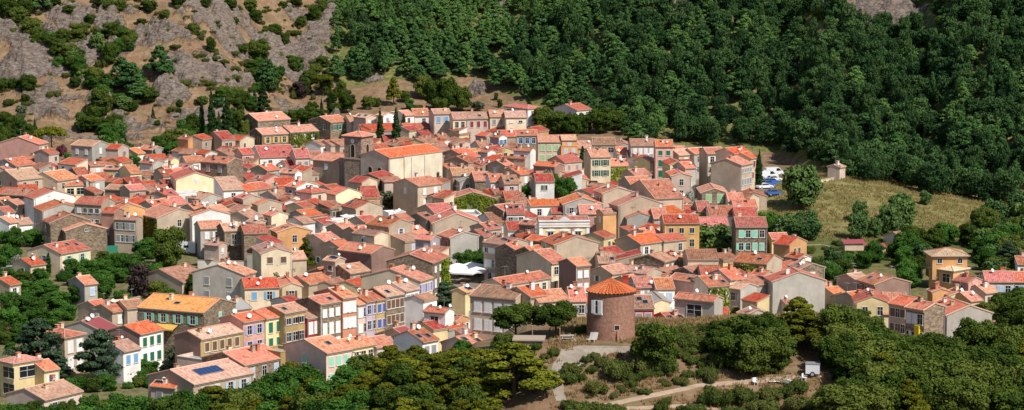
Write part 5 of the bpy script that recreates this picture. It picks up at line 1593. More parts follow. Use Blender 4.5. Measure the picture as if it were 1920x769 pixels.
# pines and oaks along the bottom left of the mill hill
OUT2 = [(150, 772), (230, 757), (330, 742), (420, 728), (480, 722), (520, 690), (590, 678), (640, 690), (700, 672), (760, 655), (830, 664), (880, 662), (930, 650)]
for k in range(96):
    x = 150 + (k % 24) * 33 + rnd.uniform(-14, 14); ky = k // 24; top = lerp_tab(OUT2, x); h = rnd.uniform(62, 92); w = rnd.uniform(76, 118)
    yb = top + h * .92 + ky * 30 + rnd.uniform(-6, 6)
    if yb > 860: continue
    tree_px(rnd.choice(['pine', 'oak', 'green', 'green']) if x < 680 else rnd.choice(['pine', 'pine', 'oak']), x, yb, w, h, d0=240)
for k in range(16): tree_px('green' if k % 3 else 'oak', -10 + k * 23 + rnd.uniform(-8, 8), lerp_tab([(0, 800), (130, 800), (200, 788), (330, 784)], k * 23), rnd.uniform(48, 70), rnd.uniform(40, 54), d0=240)
for (x, yb, w, h, k) in [(690, 735, 90, 74, 'oak'), (735, 722, 96, 78, 'pine'), (780, 716, 90, 72, 'pine'), (815, 722, 84, 66, 'oak'), (850, 712, 80, 62, 'pine'), (880, 706, 76, 58, 'oak'), (915, 706, 70, 54, 'pine'), (760, 745, 110, 84, 'pine'), (830, 750, 110, 84, 'pine'), (880, 740, 100, 76, 'oak'), (630, 742, 90, 70, 'green'), (575, 740, 96, 74, 'oak'), (935, 690, 56, 40, 'oak'), (905, 688, 50, 36, 'green')]: tree_px(k, x, yb, w, h, d0=240)
# grove below the field on the right
GR = [(1440, 500), (1500, 485), (1560, 470), (1640, 460), (1700, 452), (1760, 440), (1820, 432), (1880, 440), (1930, 470)]
for k in range(96):
    x = 1550 + rnd.uniform(0, 380); top = lerp_tab(GR, x); t = rnd.random()
    yb = top + 22 + t * (530 - top) if x > 1640 else top + 25 + t * 75
    if 1730 < x < 1835 and yb > 478: continue
    if yb > 505 and 1570 < x < 1700: continue
    w = rnd.uniform(36, 60); tree_px(rnd.choice(['green', 'green', 'oak', 'foak']), x, yb, w, w * rnd.uniform(.75, 1.05))
for k in range(22):
    x = 1690 + rnd.uniform(0, 240); yb = rnd.uniform(520, 560)
    if x < 1840 and yb < 540: continue
    if x < 1840: continue
    tree_px('oak', x, yb, rnd.uniform(36, 56), rnd.uniform(30, 44))
for (x, yb, w, h) in [(1880, 590, 60, 44), (1915, 585, 60, 50), (1850, 600, 50, 36), (1895, 610, 60, 44), (1930, 600, 60, 50), (1860, 572, 50, 36), (1900, 565, 50, 40)]: tree_px('oak', x, yb, w, h)
FIELDS = [(1470 + rnd.uniform(0, 230), rnd.uniform(452, 500), rnd.uniform(18, 40), rnd.uniform(8, 18), 395) for k in range(30)]
for k in range(30):
    x = rnd.uniform(1835, 1945); yb = rnd.uniform(408, 500); w = rnd.uniform(40, 64); tree_px(rnd.choice(['oak', 'foak', 'green']), x, yb, w, w * rnd.uniform(.8, 1.1))
PATHPX = [(1052, 752), (1046, 730), (1042, 712), (1052, 690), (1080, 668), (1110, 657), (1140, 653), (1172, 653), (1085, 764), (1140, 758), (1170, 753), (1200, 748), (1225, 743), (1250, 738), (1280, 731), (1310, 724), (1345, 719), (1380, 716), (1200, 766), (1290, 764)]
MILLS = []
for k in range(170):
    x = rnd.uniform(1060, 1480); yb = rnd.uniform(662, 775)
    if x > 1290 and rnd.random() < .6: yb = rnd.uniform(610, 700)
    if any(abs(x - a) < 26 and abs(yb - b) < 11 for a, b in PATHPX) or (1395 < x < 1540 and yb > 700): continue
    w = rnd.choice([9, 12, 16, 22, 30]) * rnd.uniform(.8, 1.3); (tree_px('scrub', x, yb, w, w * rnd.uniform(.45, .8), d0=240) if w > 24 else MILLS.append((x, yb, w, w * rnd.uniform(.45, .8), 240)))
# left hill: shrubs and pines among the rocks
CLUMPS = []
for pts, n, sp, w0 in (([(15, 30), (80, 70), (120, 105), (160, 150), (215, 185), (250, 195)], 34, 22, 34), ([(150, 60), (215, 95), (240, 80), (210, 130)], 14, 16, 28), ([(170, 225), (205, 245), (225, 300)], 16, 18, 34), ([(345, 250), (370, 265), (430, 262), (455, 245)], 22, 16, 40), ([(420, 190), (470, 195)], 8, 12, 34), ([(470, 110), (500, 160), (560, 130), (600, 140)], 16, 16, 30), ([(150, 300), (250, 318)], 10, 10, 28), ([(5, 240), (60, 262)], 10, 14, 30), ([(300, 292), (350, 290)], 8, 10, 40)):
    for k in range(n):
        t = rnd.random() * (len(pts) - 1); i = int(t); f = t - i; x = pts[i][0] + (pts[i+1][0] - pts[i][0]) * f + rnd.uniform(-sp, sp); yb = pts[i][1] + (pts[i+1][1] - pts[i][1]) * f + rnd.uniform(-sp, sp) * .6 + 6
        w = w0 * rnd.uniform(.55, 1.15); tree_px(rnd.choice(['oak', 'green', 'foak', 'green']), x, yb, w, w * rnd.uniform(.7, 1.0), d0=600)
HILL = '''
oak 15 32 45 38;oak 35 45 40 34;oak 60 70 45 40;oak 45 30 40 36;oak 70 82 30 32;oak 105 14 26 20;oak 205 28 36 32;oak 190 12 30 22;oak 225 22 30 24;oak 280 22 36 24;oak 310 36 20 20;oak 215 74 50 36;oak 245 80 36 26;oak 150 72 46 32;oak 120 78 36 26;oak 110 97 36 26;oak 130 112 46 32;oak 140 132 42 32;oak 155 147 42 28;oak 95 88 30 26;oak 205 122 32 46;oak 200 106 28 22
pine 228 172 60 66;pine 248 176 56 60;pine 300 148 52 64;oak 205 172 46 36;pine 262 186 56 36;oak 280 192 40 30;oak 315 162 40 22;oak 190 218 50 56;oak 175 228 36 32;oak 160 244 42 28;oak 195 248 42 28;oak 215 244 32 32;scrub 345 160 32 15
oak 52 172 38 34;oak 25 167 22 22;oak 5 172 26 28;oak 48 192 20 17;scrub 100 143 16 10;olive 40 224 26 30;scrub 110 213 13 13;scrub 15 197 26 16;oak 10 248 32 42;oak 28 254 36 40;fir 45 258 20 30;scrub 5 227 16 18;scrub 100 182 32 16
fir 287 224 10 24;oak 295 239 14 15;oak 250 207 17 20;scrub 283 241 11 12;scrub 318 211 13 10;oak 337 202 13 17;oak 335 214 15 13;scrub 233 204 8 6
oak 365 67 23 22;oak 362 57 19 16;scrub 375 76 16 12;oak 395 97 20 30;scrub 280 71 17 12;oak 265 47 22 14;scrub 350 36 13 10;oak 485 117 50 46;pine 502 167 46 58;oak 455 102 23 22;oak 470 132 42 22;oak 510 167 42 32;oak 545 124 34 22;oak 535 87 22 28;oak 515 67 36 24;oak 500 77 20 15;oak 565 52 24 24;oak 590 42 28 34;scrub 550 67 30 14;oak 605 22 24 24;oak 605 127 32 24;oak 580 157 36 26;purple 562 185 36 34;oak 572 182 30 40;umbrella 606 182 44 42
oak 430 17 32 20;oak 480 42 30 26;oak 470 22 32 26;oak 530 17 22 16;oak 440 47 20 16;scrub 420 120 22 12;scrub 405 112 20 10;scrub 380 108 20 10;scrub 320 60 22 12;scrub 330 90 22 10;scrub 250 20 20 12;scrub 180 60 22 14;oak 170 45 26 20;scrub 440 150 30 14;scrub 395 160 24 12;scrub 470 172 24 12;oak 420 180 30 22;oak 445 185 34 24;oak 380 195 26 16
pine 630 150 36 48;oak 612 178 30 34;oak 625 192 22 24;oak 640 180 26 30;oak 600 225 40 22;oak 585 215 26 26
oak 1575 22 40 36;oak 1600 48 36 26;oak 1590 8 40 26;oak 1650 52 30 18;oak 1700 60 36 20;oak 1545 40 36 30;oak 1770 60 40 34
pine 80 20 40 34;oak 130 30 30 22;oak 335 12 30 24;oak 385 14 26 20;oak 555 10 26 20;oak 250 -5 40 26;oak 140 -5 40 26;oak 20 -8 50 30;oak 60 5 40 30;oak 510 -5 30 24
'''
for it in HILL.replace('\n', ';').split(';'):
    p = it.split()
    if not p: continue
    q = list(map(float, p[1:5])); tree_px(p[0] if p[0] not in ('pine',) else 'fpine', *q, d0=600)
    if p[0] == 'oak' and q[2] > 18:
        for j in range(3): CLUMPS.append((q[0] + rnd.uniform(-.8, .8) * q[2], q[1] + rnd.uniform(-.35, .25) * q[3], q[2] * rnd.uniform(.3, .6), q[3] * rnd.uniform(.3, .55), 600))
SCRUBM = []
for k in range(260):       # tufts of scrub in the cracks of the rocks: too small to tell apart
    x = rnd.uniform(0, 610); yb = rnd.uniform(2, 235 if x < 360 else 175); w = rnd.uniform(6, 22); SCRUBM.append((x, yb, w, w * rnd.uniform(.3, .6), 600))
SCRUBM += CLUMPS
# forest on the mountain
YLOW = [(590, 140), (650, 162), (700, 158), (750, 150), (800, 158), (880, 142), (905, 150), (960, 180), (1010, 202), (1050, 222), (1100, 228), (1150, 240), (1200, 268), (1440, 285), (1530, 312), (1560, 330), (1650, 345), (1750, 368), (1850, 400), (1950, 415), (2200, 430)]
FOREST = []
for iy in range(0, 71):
    for ix in range(-28, 70):
        X = ix * 4.5 + (2.25 if iy % 2 else 0) + rnd.uniform(-2.3, 2.3); Y = 655 + iy * 4.5 + rnd.uniform(-2.3, 2.3)
        z = G(X, Y); px, py, d = proj(X, Y, z)
        if px < 612 + .25 * max(0, 140 - py) * 0 or px > 2080: continue
        if py > lerp_tab(YLOW, px) or py < -190: continue
        if px < 650 and py > 110 and rnd.random() < .5: continue
        if rockmask(px, py - 6) > .45 and py > -10: continue
        if rnd.random() < .05 or noise.noise((X/13, Y/10, 21)) > .52: continue
        pineish = .8 - .6 * sst(900, 1500, px) + (.2 if noise.noise((X/40, Y/40, 5)) > .1 else -.1)
        FOREST.append((d, X, Y, z, 'fpine' if rnd.random() < pineish else 'foak', rnd.choice([3.8, 4.8, 5.8, 6.8, 8.2]) * rnd.uniform(.85, 1.12), rnd.uniform(5.0, 10.5), px, py))
FOREST.sort()
quota = {k: 298 - sum(1 for T in TREES if T['root'].name.startswith(NAME[k])) for k in ('fpine', 'foak')}; keep = set()
for f in FOREST:
    if f[8] > 12 and -20 < f[7] < 1940 and quota[f[4]] > 0: keep.add(id(f)); quota[f[4]] -= 1
rest_p = []; rest_o = []
for f in FOREST:
    d, X, Y, z, kind, w, h, px, py = f
    if id(f) in keep:
        g = 'dark pines of the mountain forest' if kind == 'fpine' else 'leafy oaks of the mountain forest'
        tree(kind, X, Y, z, w, h, px, py, 'dark green pine standing among the dense forest on the mountainside' if kind == 'fpine' else 'rounded oak standing among the dense forest on the mountainside', g)
    else: (rest_p if kind == 'fpine' else rest_o).append(f)
def forest_mass(name, items, key, mat, label):
    PP, TT = [], []; rng = np.random.default_rng(3)
    for (d, X, Y, z, kind, w, h, px, py) in items:
        _, _, _, H, P, T = PROTO[key][rng.integers(len(PROTO[key]))]
        a = rng.random() * 6.28; c, s = math.cos(a), math.sin(a); sx = w / NOMW[key]; sz = h / H
        if py < -60:
            k = np.repeat(rng.random(len(T)) < .5, 4); Pq = P[k]; Tq = T[k[::4]]
        else:
            k = np.repeat(rng.random(len(T)) < .62, 4); Pq = P[k]; Tq = T[k[::4]]
        Q_ = np.empty_like(Pq); Q_[:, 0] = (Pq[:, 0]*c - Pq[:, 1]*s)*sx + X; Q_[:, 1] = (Pq[:, 0]*s + Pq[:, 1]*c)*sx + Y; Q_[:, 2] = Pq[:, 2]*sz + z
        PP.append(Q_); TT.append(np.clip(Tq * rng.uniform(.55, 1.35) + rng.normal()*.2, 0, 1))
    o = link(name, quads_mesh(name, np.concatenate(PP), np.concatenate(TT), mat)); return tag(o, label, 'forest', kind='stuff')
def scrub_mass(items, label):
    L = []
    for (x, y, w, h, d0) in items:
        d = hit(x, y, d0); X, Y, Z = at(x, y, d); L.append((d, X, Y, G(X, Y) - .1, 'scrub', w / (FPX / d), h / (FPX / d), x, y))
    o = forest_mass('scrub', L, 'scrub', LM['scrub'], label); o['category'] = 'scrub'
scrub_mass(SCRUBM, 'low dry scrub growing in patches among the rocks of the left hill'); scrub_mass(FIELDS, 'low green scrub at the foot of the grassy field'); scrub_mass(MILLS, 'small tufts of scrub on the dry slope below the mill')
for kk in ('oak', 'pine', 'green', 'fpine', 'scrub'):
    L = [f for f in OFF if f[4] == kk]
    if L: forest_mass({'oak': 'oak_wood', 'pine': 'pine_wood', 'green': 'leafy_wood', 'fpine': 'pine_wood', 'scrub': 'scrub'}[kk], L, kk, PROTO[kk][0][0].materials[0], 'outlying wood of ' + DESC[kk] + 's continuing past the edge of the view')
if rest_p: forest_mass('pine_forest', rest_p, 'fpine', LM['fpine'], 'distant dense pine forest covering the upper mountainside')
if rest_o: forest_mass('oak_forest', rest_o, 'foak', LM['foak'], 'distant dense oak forest covering the upper right mountainside')
print('trees', len(TREES), 'forest', len(FOREST), len(rest_p), len(rest_o))
# ------------------------------------------------------------------ ground sheet
def axis(segs):
    out = []
    for a, b, st in segs:
        n = max(1, int(round((b - a) / st))); out += [a + (b - a) * i / n for i in range(n)]
    return out + [segs[-1][1]]
XS = axis([(-3000, -600, 400), (-600, -240, 30), (-240, -190, 6), (-190, -60, .9), (-60, 100, 1.0), (100, 220, 2.0), (220, 300, 8), (300, 600, 30), (600, 3000, 400)])
YS = axis([(-500, -80, 60), (-80, 240, 20), (240, 290, 5), (290, 385, .9), (385, 440, 2), (440, 690, 5), (690, 740, 2.5), (740, 930, 1.0), (930, 1000, 4), (1000, 1300, 25), (1300, 6000, 500)])
DRY = [(600, 190, 320, 34, 2), (930, 180, 110, 30, 22), (1145, 250, 60, 18, 10), (300, 225, 140, 24, 0), (60, 200, 110, 30, 0)]
verts = []; cols = []; fld = []
nx, ny = len(XS), len(YS)
for Y in YS:
    for X in XS:
        z = G(X, Y) if -300 < X < 400 and 0 < Y < 1200 else Gs(X, Y)
        px, py, d = proj(X, Y, z)
        rk = 0; green = 0; gravel = 0
        if Y > 690 and -60 < py < 300 and -100 < px < 2000:
            fr = noise.fractal((X / 13, Y / 9, 2.2), .7, 2.1, 6); rk = rockmask(px, py) + .95 * fr - .05
            rk = min(1, max(0, (rk - .22) * 1.9)) if (px < 640 or rockmask(px, py) > .02) else 0
            if rk > .01:     # dipping strata: saw-tooth ledges plus broken relief
                st = (X * .42 + Y * .75 + z * .9) / 5.5 + 1.1 * noise.noise((X / 17, Y / 17, 1)); saw = st - math.floor(st); led = (saw if saw < .8 else (1 - saw) * 4)
                n2 = noise.fractal((X / 4.5, Y / 4.5, z / 5), 1.0, 2.0, 4); n1 = noise.noise((X / 12, Y / 12, 7))
                z += rk * (2.6 * led + 2.2 * n2 + 3.0 * n1 + .3)
        if px > 600 and Y > 640 and py < lerp_tab(YLOW, px): green = 1
        # field greenery
        if 560 < Y < 700 and px > 1400: green = .38 + .55 * sst(425, 465, py) + .3 * noise.noise((X / 8, Y / 8, 0)); 
        if Y < 440: green = max(0, .45 * noise.noise((X / 6, Y / 6, 7)))
        if 425 <= Y <= 690 and px < 1420: gravel = 1
        if 395 < Y < 640 and px < 480 + 60 * (py < 500) and not (py < 430): gravel = .15; green = .75
        if px > 1420 and 470 < Y < 600: gravel = 0; green = max(green, .8)
        verts.append((X, Y, z)); cols.append((rk, min(1, max(0, green)), gravel, 1)); fld.append(1.0 if 560 < Y < 700 and px > 1400 else 0.0)
faces = [(j*nx + i, j*nx + i + 1, (j+1)*nx + i + 1, (j+1)*nx + i) for j in range(ny - 1) for i in range(nx - 1)]
me = bpy.data.meshes.new('ground'); me.from_pydata(verts, [], faces)
ca = me.color_attributes.new('mask', 'FLOAT_COLOR', 'POINT'); ca.data.foreach_set('color', [c for q in cols for c in q])
fa = me.attributes.new('field', 'FLOAT', 'POINT'); fa.data.foreach_set('value', fld)
m, nt, b = newmat('dry hillside ground', .95, .1)
tc = N(nt, 'ShaderNodeTexCoord'); P_ = tc.outputs['Object']
av = N(nt, 'ShaderNodeAttribute', attribute_name='mask'); sp = N(nt, 'ShaderNodeSeparateColor'); nt.links.new(av.outputs['Color'], sp.inputs[0])
n1 = noisen(nt, P_, .12, 6, .6); n2 = noisen(nt, P_, .6, 6, .65); n3 = noisen(nt, P_, 2.2, 5, .7)
grass = ramp(nt, n2, [(.25, (.13, .08, .045)), (.45, (.26, .16, .09)), (.62, (.345, .24, .15)), (.8, (.24, .18, .09))])
grass = mixc(nt, maprange(nt, n3, .55, .7, 0, .5), grass, (.10, .095, .035)); grass = mixc(nt, maprange(nt, noisen(nt, P_, .3, 5, .6), .52, .64, 0, .6), grass, (.115, .105, .042)); grass = mixc(nt, maprange(nt, n1, .5, .7, 0, .55), grass, (.23, .115, .07))
gcol = ramp(nt, n2, [(.3, (.05, .065, .02)), (.5, (.16, .17, .055)), (.7, (.31, .24, .10))])
col = mixc(nt, sp.outputs[1], grass, gcol)
fav = N(nt, 'ShaderNodeAttribute', attribute_name='field'); fcol = ramp(nt, n2, [(.25, (.15, .13, .045)), (.45, (.275, .215, .085)), (.6, (.36, .30, .13)), (.8, (.24, .20, .08))]); fcol = mixc(nt, maprange(nt, n1, .46, .62, 0, .55), fcol, (.13, .155, .045)); fcol = mixc(nt, maprange(nt, n3, .52, .66, 0, .5), fcol, (.12, .115, .04)); fcol = mixc(nt, maprange(nt, sp.outputs[1], .35, .9, 0, .85), fcol, (.085, .12, .03)); col = mixc(nt, fav.outputs['Fac'], col, fcol)
stonec = ramp(nt, n2, [(.3, (.16, .13, .10)), (.6, (.30, .26, .20))]); col = mixc(nt, sp.outputs[2], col, stonec)
mp = N(nt, 'ShaderNodeMapping'); nt.links.new(P_, mp.inputs[0]); mp.inputs['Scale'].default_value = (.5, .9, 1.3); mp.inputs['Rotation'].default_value = (R(25), R(-20), R(30))
rn = noisen(nt, mp.outputs[0], 1.1, 8, .72); rn2 = noisen(nt, mp.outputs[0], .35, 6, .65)
vo = N(nt, 'ShaderNodeTexVoronoi', Scale=.55, feature='DISTANCE_TO_EDGE'); nt.links.new(mp.outputs[0], vo.inputs['Vector'])
rock = ramp(nt, rn, [(.32, (.06, .05, .045)), (.44, (.185, .142, .115)), (.56, (.28, .225, .185)), (.72, (.40, .35, .31))])
rock = mixc(nt, maprange(nt, rn2, .48, .68, 0, .6), rock, (.26, .185, .135))
rock = mixc(nt, maprange(nt, vo.outputs['Distance'], 0, .06, .7, 0), rock, (.06, .05, .045))
fac = math_(nt, 'ADD', sp.outputs[0], maprange(nt, n3, .3, .7, -.28, .28)); fac = maprange(nt, fac, .35, .5, 0, 1)
col = scalec(nt, mixc(nt, fac, col, rock), .9)
nt.links.new(col, b.inputs['Base Color'])
h = math_(nt, 'ADD', math_(nt, 'MULTIPLY', rn, fac), math_(nt, 'MULTIPLY', n3, .25)); bump(nt, b, h, .9, .7)
me.materials.append(m); me.update(); tag(link('ground', me), kind='structure')
MEADM = leaf_mat('meadow grass blades', (.20, .165, .05), (.42, .33, .14), .3)
GRASSM = leaf_mat('dry grass blades', (.24, .15, .06), (.48, .34, .16), .3)
def tufts(name, n, xr, yr, hh, label, pxtest, seed):
    rg = random.Random(seed); V, F, T = [], [], []
    for _ in range(n):
        X, Y = rg.uniform(*xr), rg.uniform(*yr); z = G(X, Y); px, py, d = proj(X, Y, z)
        if not pxtest(px, py) or noise.noise((X / 5, Y / 5, 3)) < -.25: continue
        for _k in range(4):
            a = rg.uniform(0, 6.28); l = rg.uniform(.25, 1) * hh; w = .07; bx, by = X + rg.uniform(-.15, .15), Y + rg.uniform(-.15, .15); lx, ly = math.cos(a) * l * .5, math.sin(a) * l * .5; k = len(V)
            V += [(bx - w * math.sin(a), by + w * math.cos(a), z - .05), (bx + w * math.sin(a), by - w * math.cos(a), z - .05), (bx + lx + .02, by + ly, z + l), (bx + lx - .02, by + ly, z + l)]; F.append((k, k+1, k+2, k+3)); T.append(min(1, max(0, rg.gauss(.5, .25) + .4 * noise.noise((X / 4, Y / 4, 8)))))
    me = bpy.data.meshes.new(name); me.from_pydata(V, [], F); me.materials.append(GRASSM if 'dry' in name else MEADM); at_ = me.attributes.new('tint', 'FLOAT', 'FACE'); at_.data.foreach_set('value', T); tag(link(name, me), label, 'grass', kind='stuff')
PXW = [(1052, 752, 10), (1046, 730, 11), (1042, 712, 12), (1052, 690, 18), (1080, 668, 36), (1110, 657, 36), (1140, 653, 28), (1172, 653, 26)]
tufts('dry_grass', 26000, (-2, 75), (306, 375), .55, 'dry yellow grass covering the slope below the mill', lambda x, y: x > 1030 and not any(abs(x - a) < w and abs(y - b) < 9 for a, b, w in PXW) and not any(abs(x - a) < 28 and abs(y - b) < 6 for a, b in PATHPX), 4)
tufts('meadow_grass', 24000, (55, 130), (590, 690), .6, 'dry golden meadow grass on the sloping field', lambda x, y: x > 1440, 6)
# ------------------------------------------------------------------ paths
def ribbon(name, pts, mat, lift=.07, d0=240, edge=.35):
    """pts: pixel x, y, half width px, laid on the ground"""
    W = []
    for x, y, hw in pts:
        d = hit(x, y, d0, 0, Gs); X, Y, _ = at(x, y, d); W.append((X, Y, hw / (FPX / d)))
    m = MB(); rows = []
    for (a, b) in zip(W, W[1:]):
        L = math.hypot(b[0]-a[0], b[1]-a[1]); n = max(2, int(L / .7))
        for i in range(n): t = i / n; rows.append([a[k] + (b[k]-a[k])*t for k in range(3)])
    rows.append(list(W[-1])); R_ = []
    for i, (X, Y, w) in enumerate(rows):
        p, q = rows[max(0, i-1)], rows[min(len(rows)-1, i+1)]; dx, dy = q[0]-p[0], q[1]-p[1]; l = math.hypot(dx, dy) or 1; nxx, nyy = -dy/l, dx/l
        r = []
        for k in range(-5, 6):
            o = k/5*w*(1 + edge*noise.noise((X*.8, Y*.8, k > 0)) * (abs(k) == 5)); xx, yy = X + nxx*o, Y + nyy*o; r.append((xx, yy, G(xx, yy) + (lift if abs(k) < 5 else -.06)))
        R_.append(r)
    for r0, r1 in zip(R_, R_[1:]):
        for k in range(10): m.poly([r0[k], r0[k+1], r1[k+1], r1[k]][::-1])
    o = m.build(name, mat, None, True)
    return tag(o, kind='structure')
def ground_mat(name, c, c2, sc=1.2):
    m, nt, b = newmat(name, .95, .1); tc = N(nt, 'ShaderNodeTexCoord'); n = noisen(nt, tc.outputs['Object'], sc, 7, .7); n2 = noisen(nt, tc.outputs['Object'], .25, 4)
    col = ramp(nt, n, [(.3, c), (.7, c2)]); col = mixc(nt, maprange(nt, n2, .45, .65, 0, .5), col, tuple(x * .72 for x in c)); nt.links.new(col, b.inputs['Base Color']); bump(nt, b, n, .5, .1); return m
GRAVEL = ground_mat('pale gravel', (.27, .215, .165), (.44, .375, .30)); DIRT = ground_mat('dirt track soil', (.36, .25, .17), (.50, .38, .27))
ASPH = ground_mat('old asphalt', (.14, .135, .125), (.22, .21, .19))
ribbon('gravel_path', [(1052, 752, 11), (1046, 730, 13), (1042, 712, 15), (1052, 690, 22), (1080, 668, 40), (1110, 657, 40), (1140, 653, 22), (1172, 653, 18), (1210, 655, 12)], GRAVEL)
ribbon('gravel_terrace', [(1030, 637, 12), (1050, 637, 16), (1085, 637, 14), (1100, 640, 8)], GRAVEL, .09)
ribbon('dirt_track', [(1085, 764, 7), (1140, 758, 8), (1200, 748, 8), (1250, 738, 8), (1310, 724, 7), (1380, 716, 8), (1470, 708, 9), (1540, 704, 8)], DIRT)
ribbon('dirt_track', [(1150, 764, 5), (1200, 766, 6), (1290, 764, 6), (1370, 768, 6)], DIRT)
ribbon('dirt_track', [(1340, 665, 5), (1352, 685, 6), (1370, 706, 6)], DIRT)
ribbon('street', [(1292, 420, 12), (1305, 395, 12), (1318, 360, 11), (1330, 325, 10), (1342, 305, 8)], ASPH, .1, 500)
ribbon('car_park', [(1415, 368, 10), (1432, 352, 16), (1446, 338, 18), (1458, 326, 14)], ASPH, .1, 500)
ribbon('field_path', [(1480, 461, 2), (1540, 459, 2), (1590, 470, 3), (1640, 470, 2)], DIRT, .1, 420)

# ------------------------------------------------------------------ church
def local_frame(px, py, h, th, d0=500, dfix=None):
    d = dfix or hit(px, py, d0, h, Gs); X, Y, Z = at(px, py, d); psi = R(th) - math.atan((px - 960) / FPX)
    return X, Y, Z - h, psi, FPX / d, d
def arch_window(parent, x, y, z, w, h, wall='r', deep=True):
    m = MB(); n = 10; pts = [(-w/2, -h/2), (w/2, -h/2)] + [(w/2*math.cos(math.pi*i/n), h/2 - w/2 + w/2*math.sin(math.pi*i/n)) for i in range(n + 1)]
    m.poly([(p[0], -.03, p[1]) for p in pts], 1)
    o2 = [(p[0]*1.35, (p[1] + .0)*1.16) for p in pts]
    for i in range(len(pts)):
        j = (i + 1) % len(pts); m.poly([(o2[i][0], -.09, o2[i][1]), (o2[j][0], -.09, o2[j][1]), (pts[j][0], -.09, pts[j][1]), (pts[i][0], -.09, pts[i][1])], 0)
        m.poly([(pts[i][0], -.09, pts[i][1]), (pts[j][0], -.09, pts[j][1]), (pts[j][0], -.03, pts[j][1]), (pts[i][0], -.03, pts[i][1])], 0)
        m.poly([(o2[j][0], -.09, o2[j][1]), (o2[i][0], -.09, o2[i][1]), (o2[i][0], 0, o2[i][1]), (o2[j][0], 0, o2[j][1])], 0)
    o = m.build('window', [GEN, DARK], parent); o.location = (x, y, z); o.rotation_euler = (0, 0, 0 if wall == 'r' else -math.pi/2); return o
X, Y, Z, psi, s, dch = local_frame(728.7, 296, 11.5, 46)
Lr, Ll = 102 / s / math.cos(R(46)), 53 / s / math.sin(R(46)); a, bb = Lr/2, Ll/2; c_, s_ = math.cos(psi), math.sin(psi)
church = empty('church', (X + a*c_ - bb*s_, Y + a*s_ + bb*c_, Z), psi); tag(church, 'church with a long orange roofed nave and square brown bell tower', 'church')
CHW = wall_mat('church cream render', (.60, .52, .39), .35)
link('wall', wall_mesh('R', a, bb, 11.5, .3, [CHW, wall_mat('church grey render', (.47, .40, .31), .4)]), church)  # gable end: render colour darkened to stand for its weaker light
link('roof', roof_mesh('R', a, bb, 11.5, .3, [ROOF['o'][1], RIDGE, GEN]), church)
m = MB(); m.box(-a + 5.5, a - .2, -bb - .35, -bb - .005, -3, 11.15); m.build('wall_bay', CHW, church)
for yy in (-.8, 2.6): arch_window(church, -a - .01, yy - 1.0, 7.4, 1.25, 2.5, 'l')
for xx, zz, hh in ((a*.38, 4.9, 1.6), (a*.80, 4.9, 2.6)): arch_window(church, xx, -bb - .36, zz, .9, hh, 'r')
for xx in (-a*.2, a*.3):
    m = MB(); m.tube((xx, -bb - .42, 0), (xx, -bb - .42, 11), .06, .06); m.build('drainpipe', METAL, church)
m = MB(); m.box(-a - .06, -a + .5, -bb - .06, -bb + .5, -3, 11.2); m.build('quoin', GEN, church)
# tower: placed behind the gable of the nave
tw = 5.4; tX, tY, tZ = at(677, 256, dch + 6); tpsi = R(54) - math.atan((677 - 960) / FPX); ct, st_ = math.cos(tpsi), math.sin(tpsi)
th_ = tZ - Z; ta = tw / 2; tx, ty = tX + ta*ct - ta*st_, tY + ta*st_ + ta*ct
tower = empty('bell_tower', (0, 0, 0)); tower.parent = church
M_ = Matrix.LocRotScale(Vector((tx, ty, Z)), Matrix.Rotation(tpsi, 3, 'Z').to_quaternion(), None)
Mc = Matrix.LocRotScale(church.location, Matrix.Rotation(psi, 3, 'Z').to_quaternion(), None); tower.matrix_local = Mc.inverted() @ M_
TWM = stone_mat('tower brown stone', (.30, .225, .165))
m = MB(); m.box(-ta, ta, -ta, ta, -3, th_)
m.box(-ta - .14, ta + .14, -ta - .14, ta + .14, th_ - 6.1, th_ - 5.75, 1); m.box(-ta - .16, ta + .16, -ta - .16, ta + .16, th_ - .34, th_ - .003, 1)
link('tower_wall', m.mesh('tower_wall', [TWM, GEN]), tower)
link('tower_roof', roof_mesh('H', ta, ta, th_, .34, [ROOF['o'][1], RIDGE, GEN], oh=.5), tower)
arch_window(tower, -ta - .01, 0, th_ - 3.9, 1.15, 3.3, 'l'); arch_window(tower, 0, -ta - .01, th_ - 3.9, 1.15, 3.3, 'r')
m = MB(); m.lathe([(0, .06), (.62, .06), (.62, 0)], 20, 0); m.lathe([(.62, .09), (.72, .09), (.72, 0)], 20, 1)
m.box(-.03, .03, 0, .5, .07, .09, 1); m.box(0, .36, -.03, .03, .07, .09, 1)
for i in range(12): m.box(.48, .58, -.025, .025, .065, .08, 1, Matrix.Rotation(i*math.pi/6, 4, 'Z'))
o = m.build('clock_face', [WHITE, METAL], tower); o.rotation_euler = (math.pi/2, 0, -math.pi/2); o.location = (-ta - .01, 0, th_ - 1.35)
# wrought iron bell cage on top
m = MB()
for i in range(6): a1 = i*math.pi/3; m.tube((.5*math.cos(a1), .5*math.sin(a1), th_ + .6), (.06*math.cos(a1), .06*math.sin(a1), th_ + 2.1), .035, .035, 5)
m.tube((0, 0, th_ + 2.0), (0, 0, th_ + 2.9), .035, .02, 5); m.tube((-.25, 0, th_ + 2.55), (.25, 0, th_ + 2.55), .025, .025, 5)
m.build('bell_cage', METAL, tower)

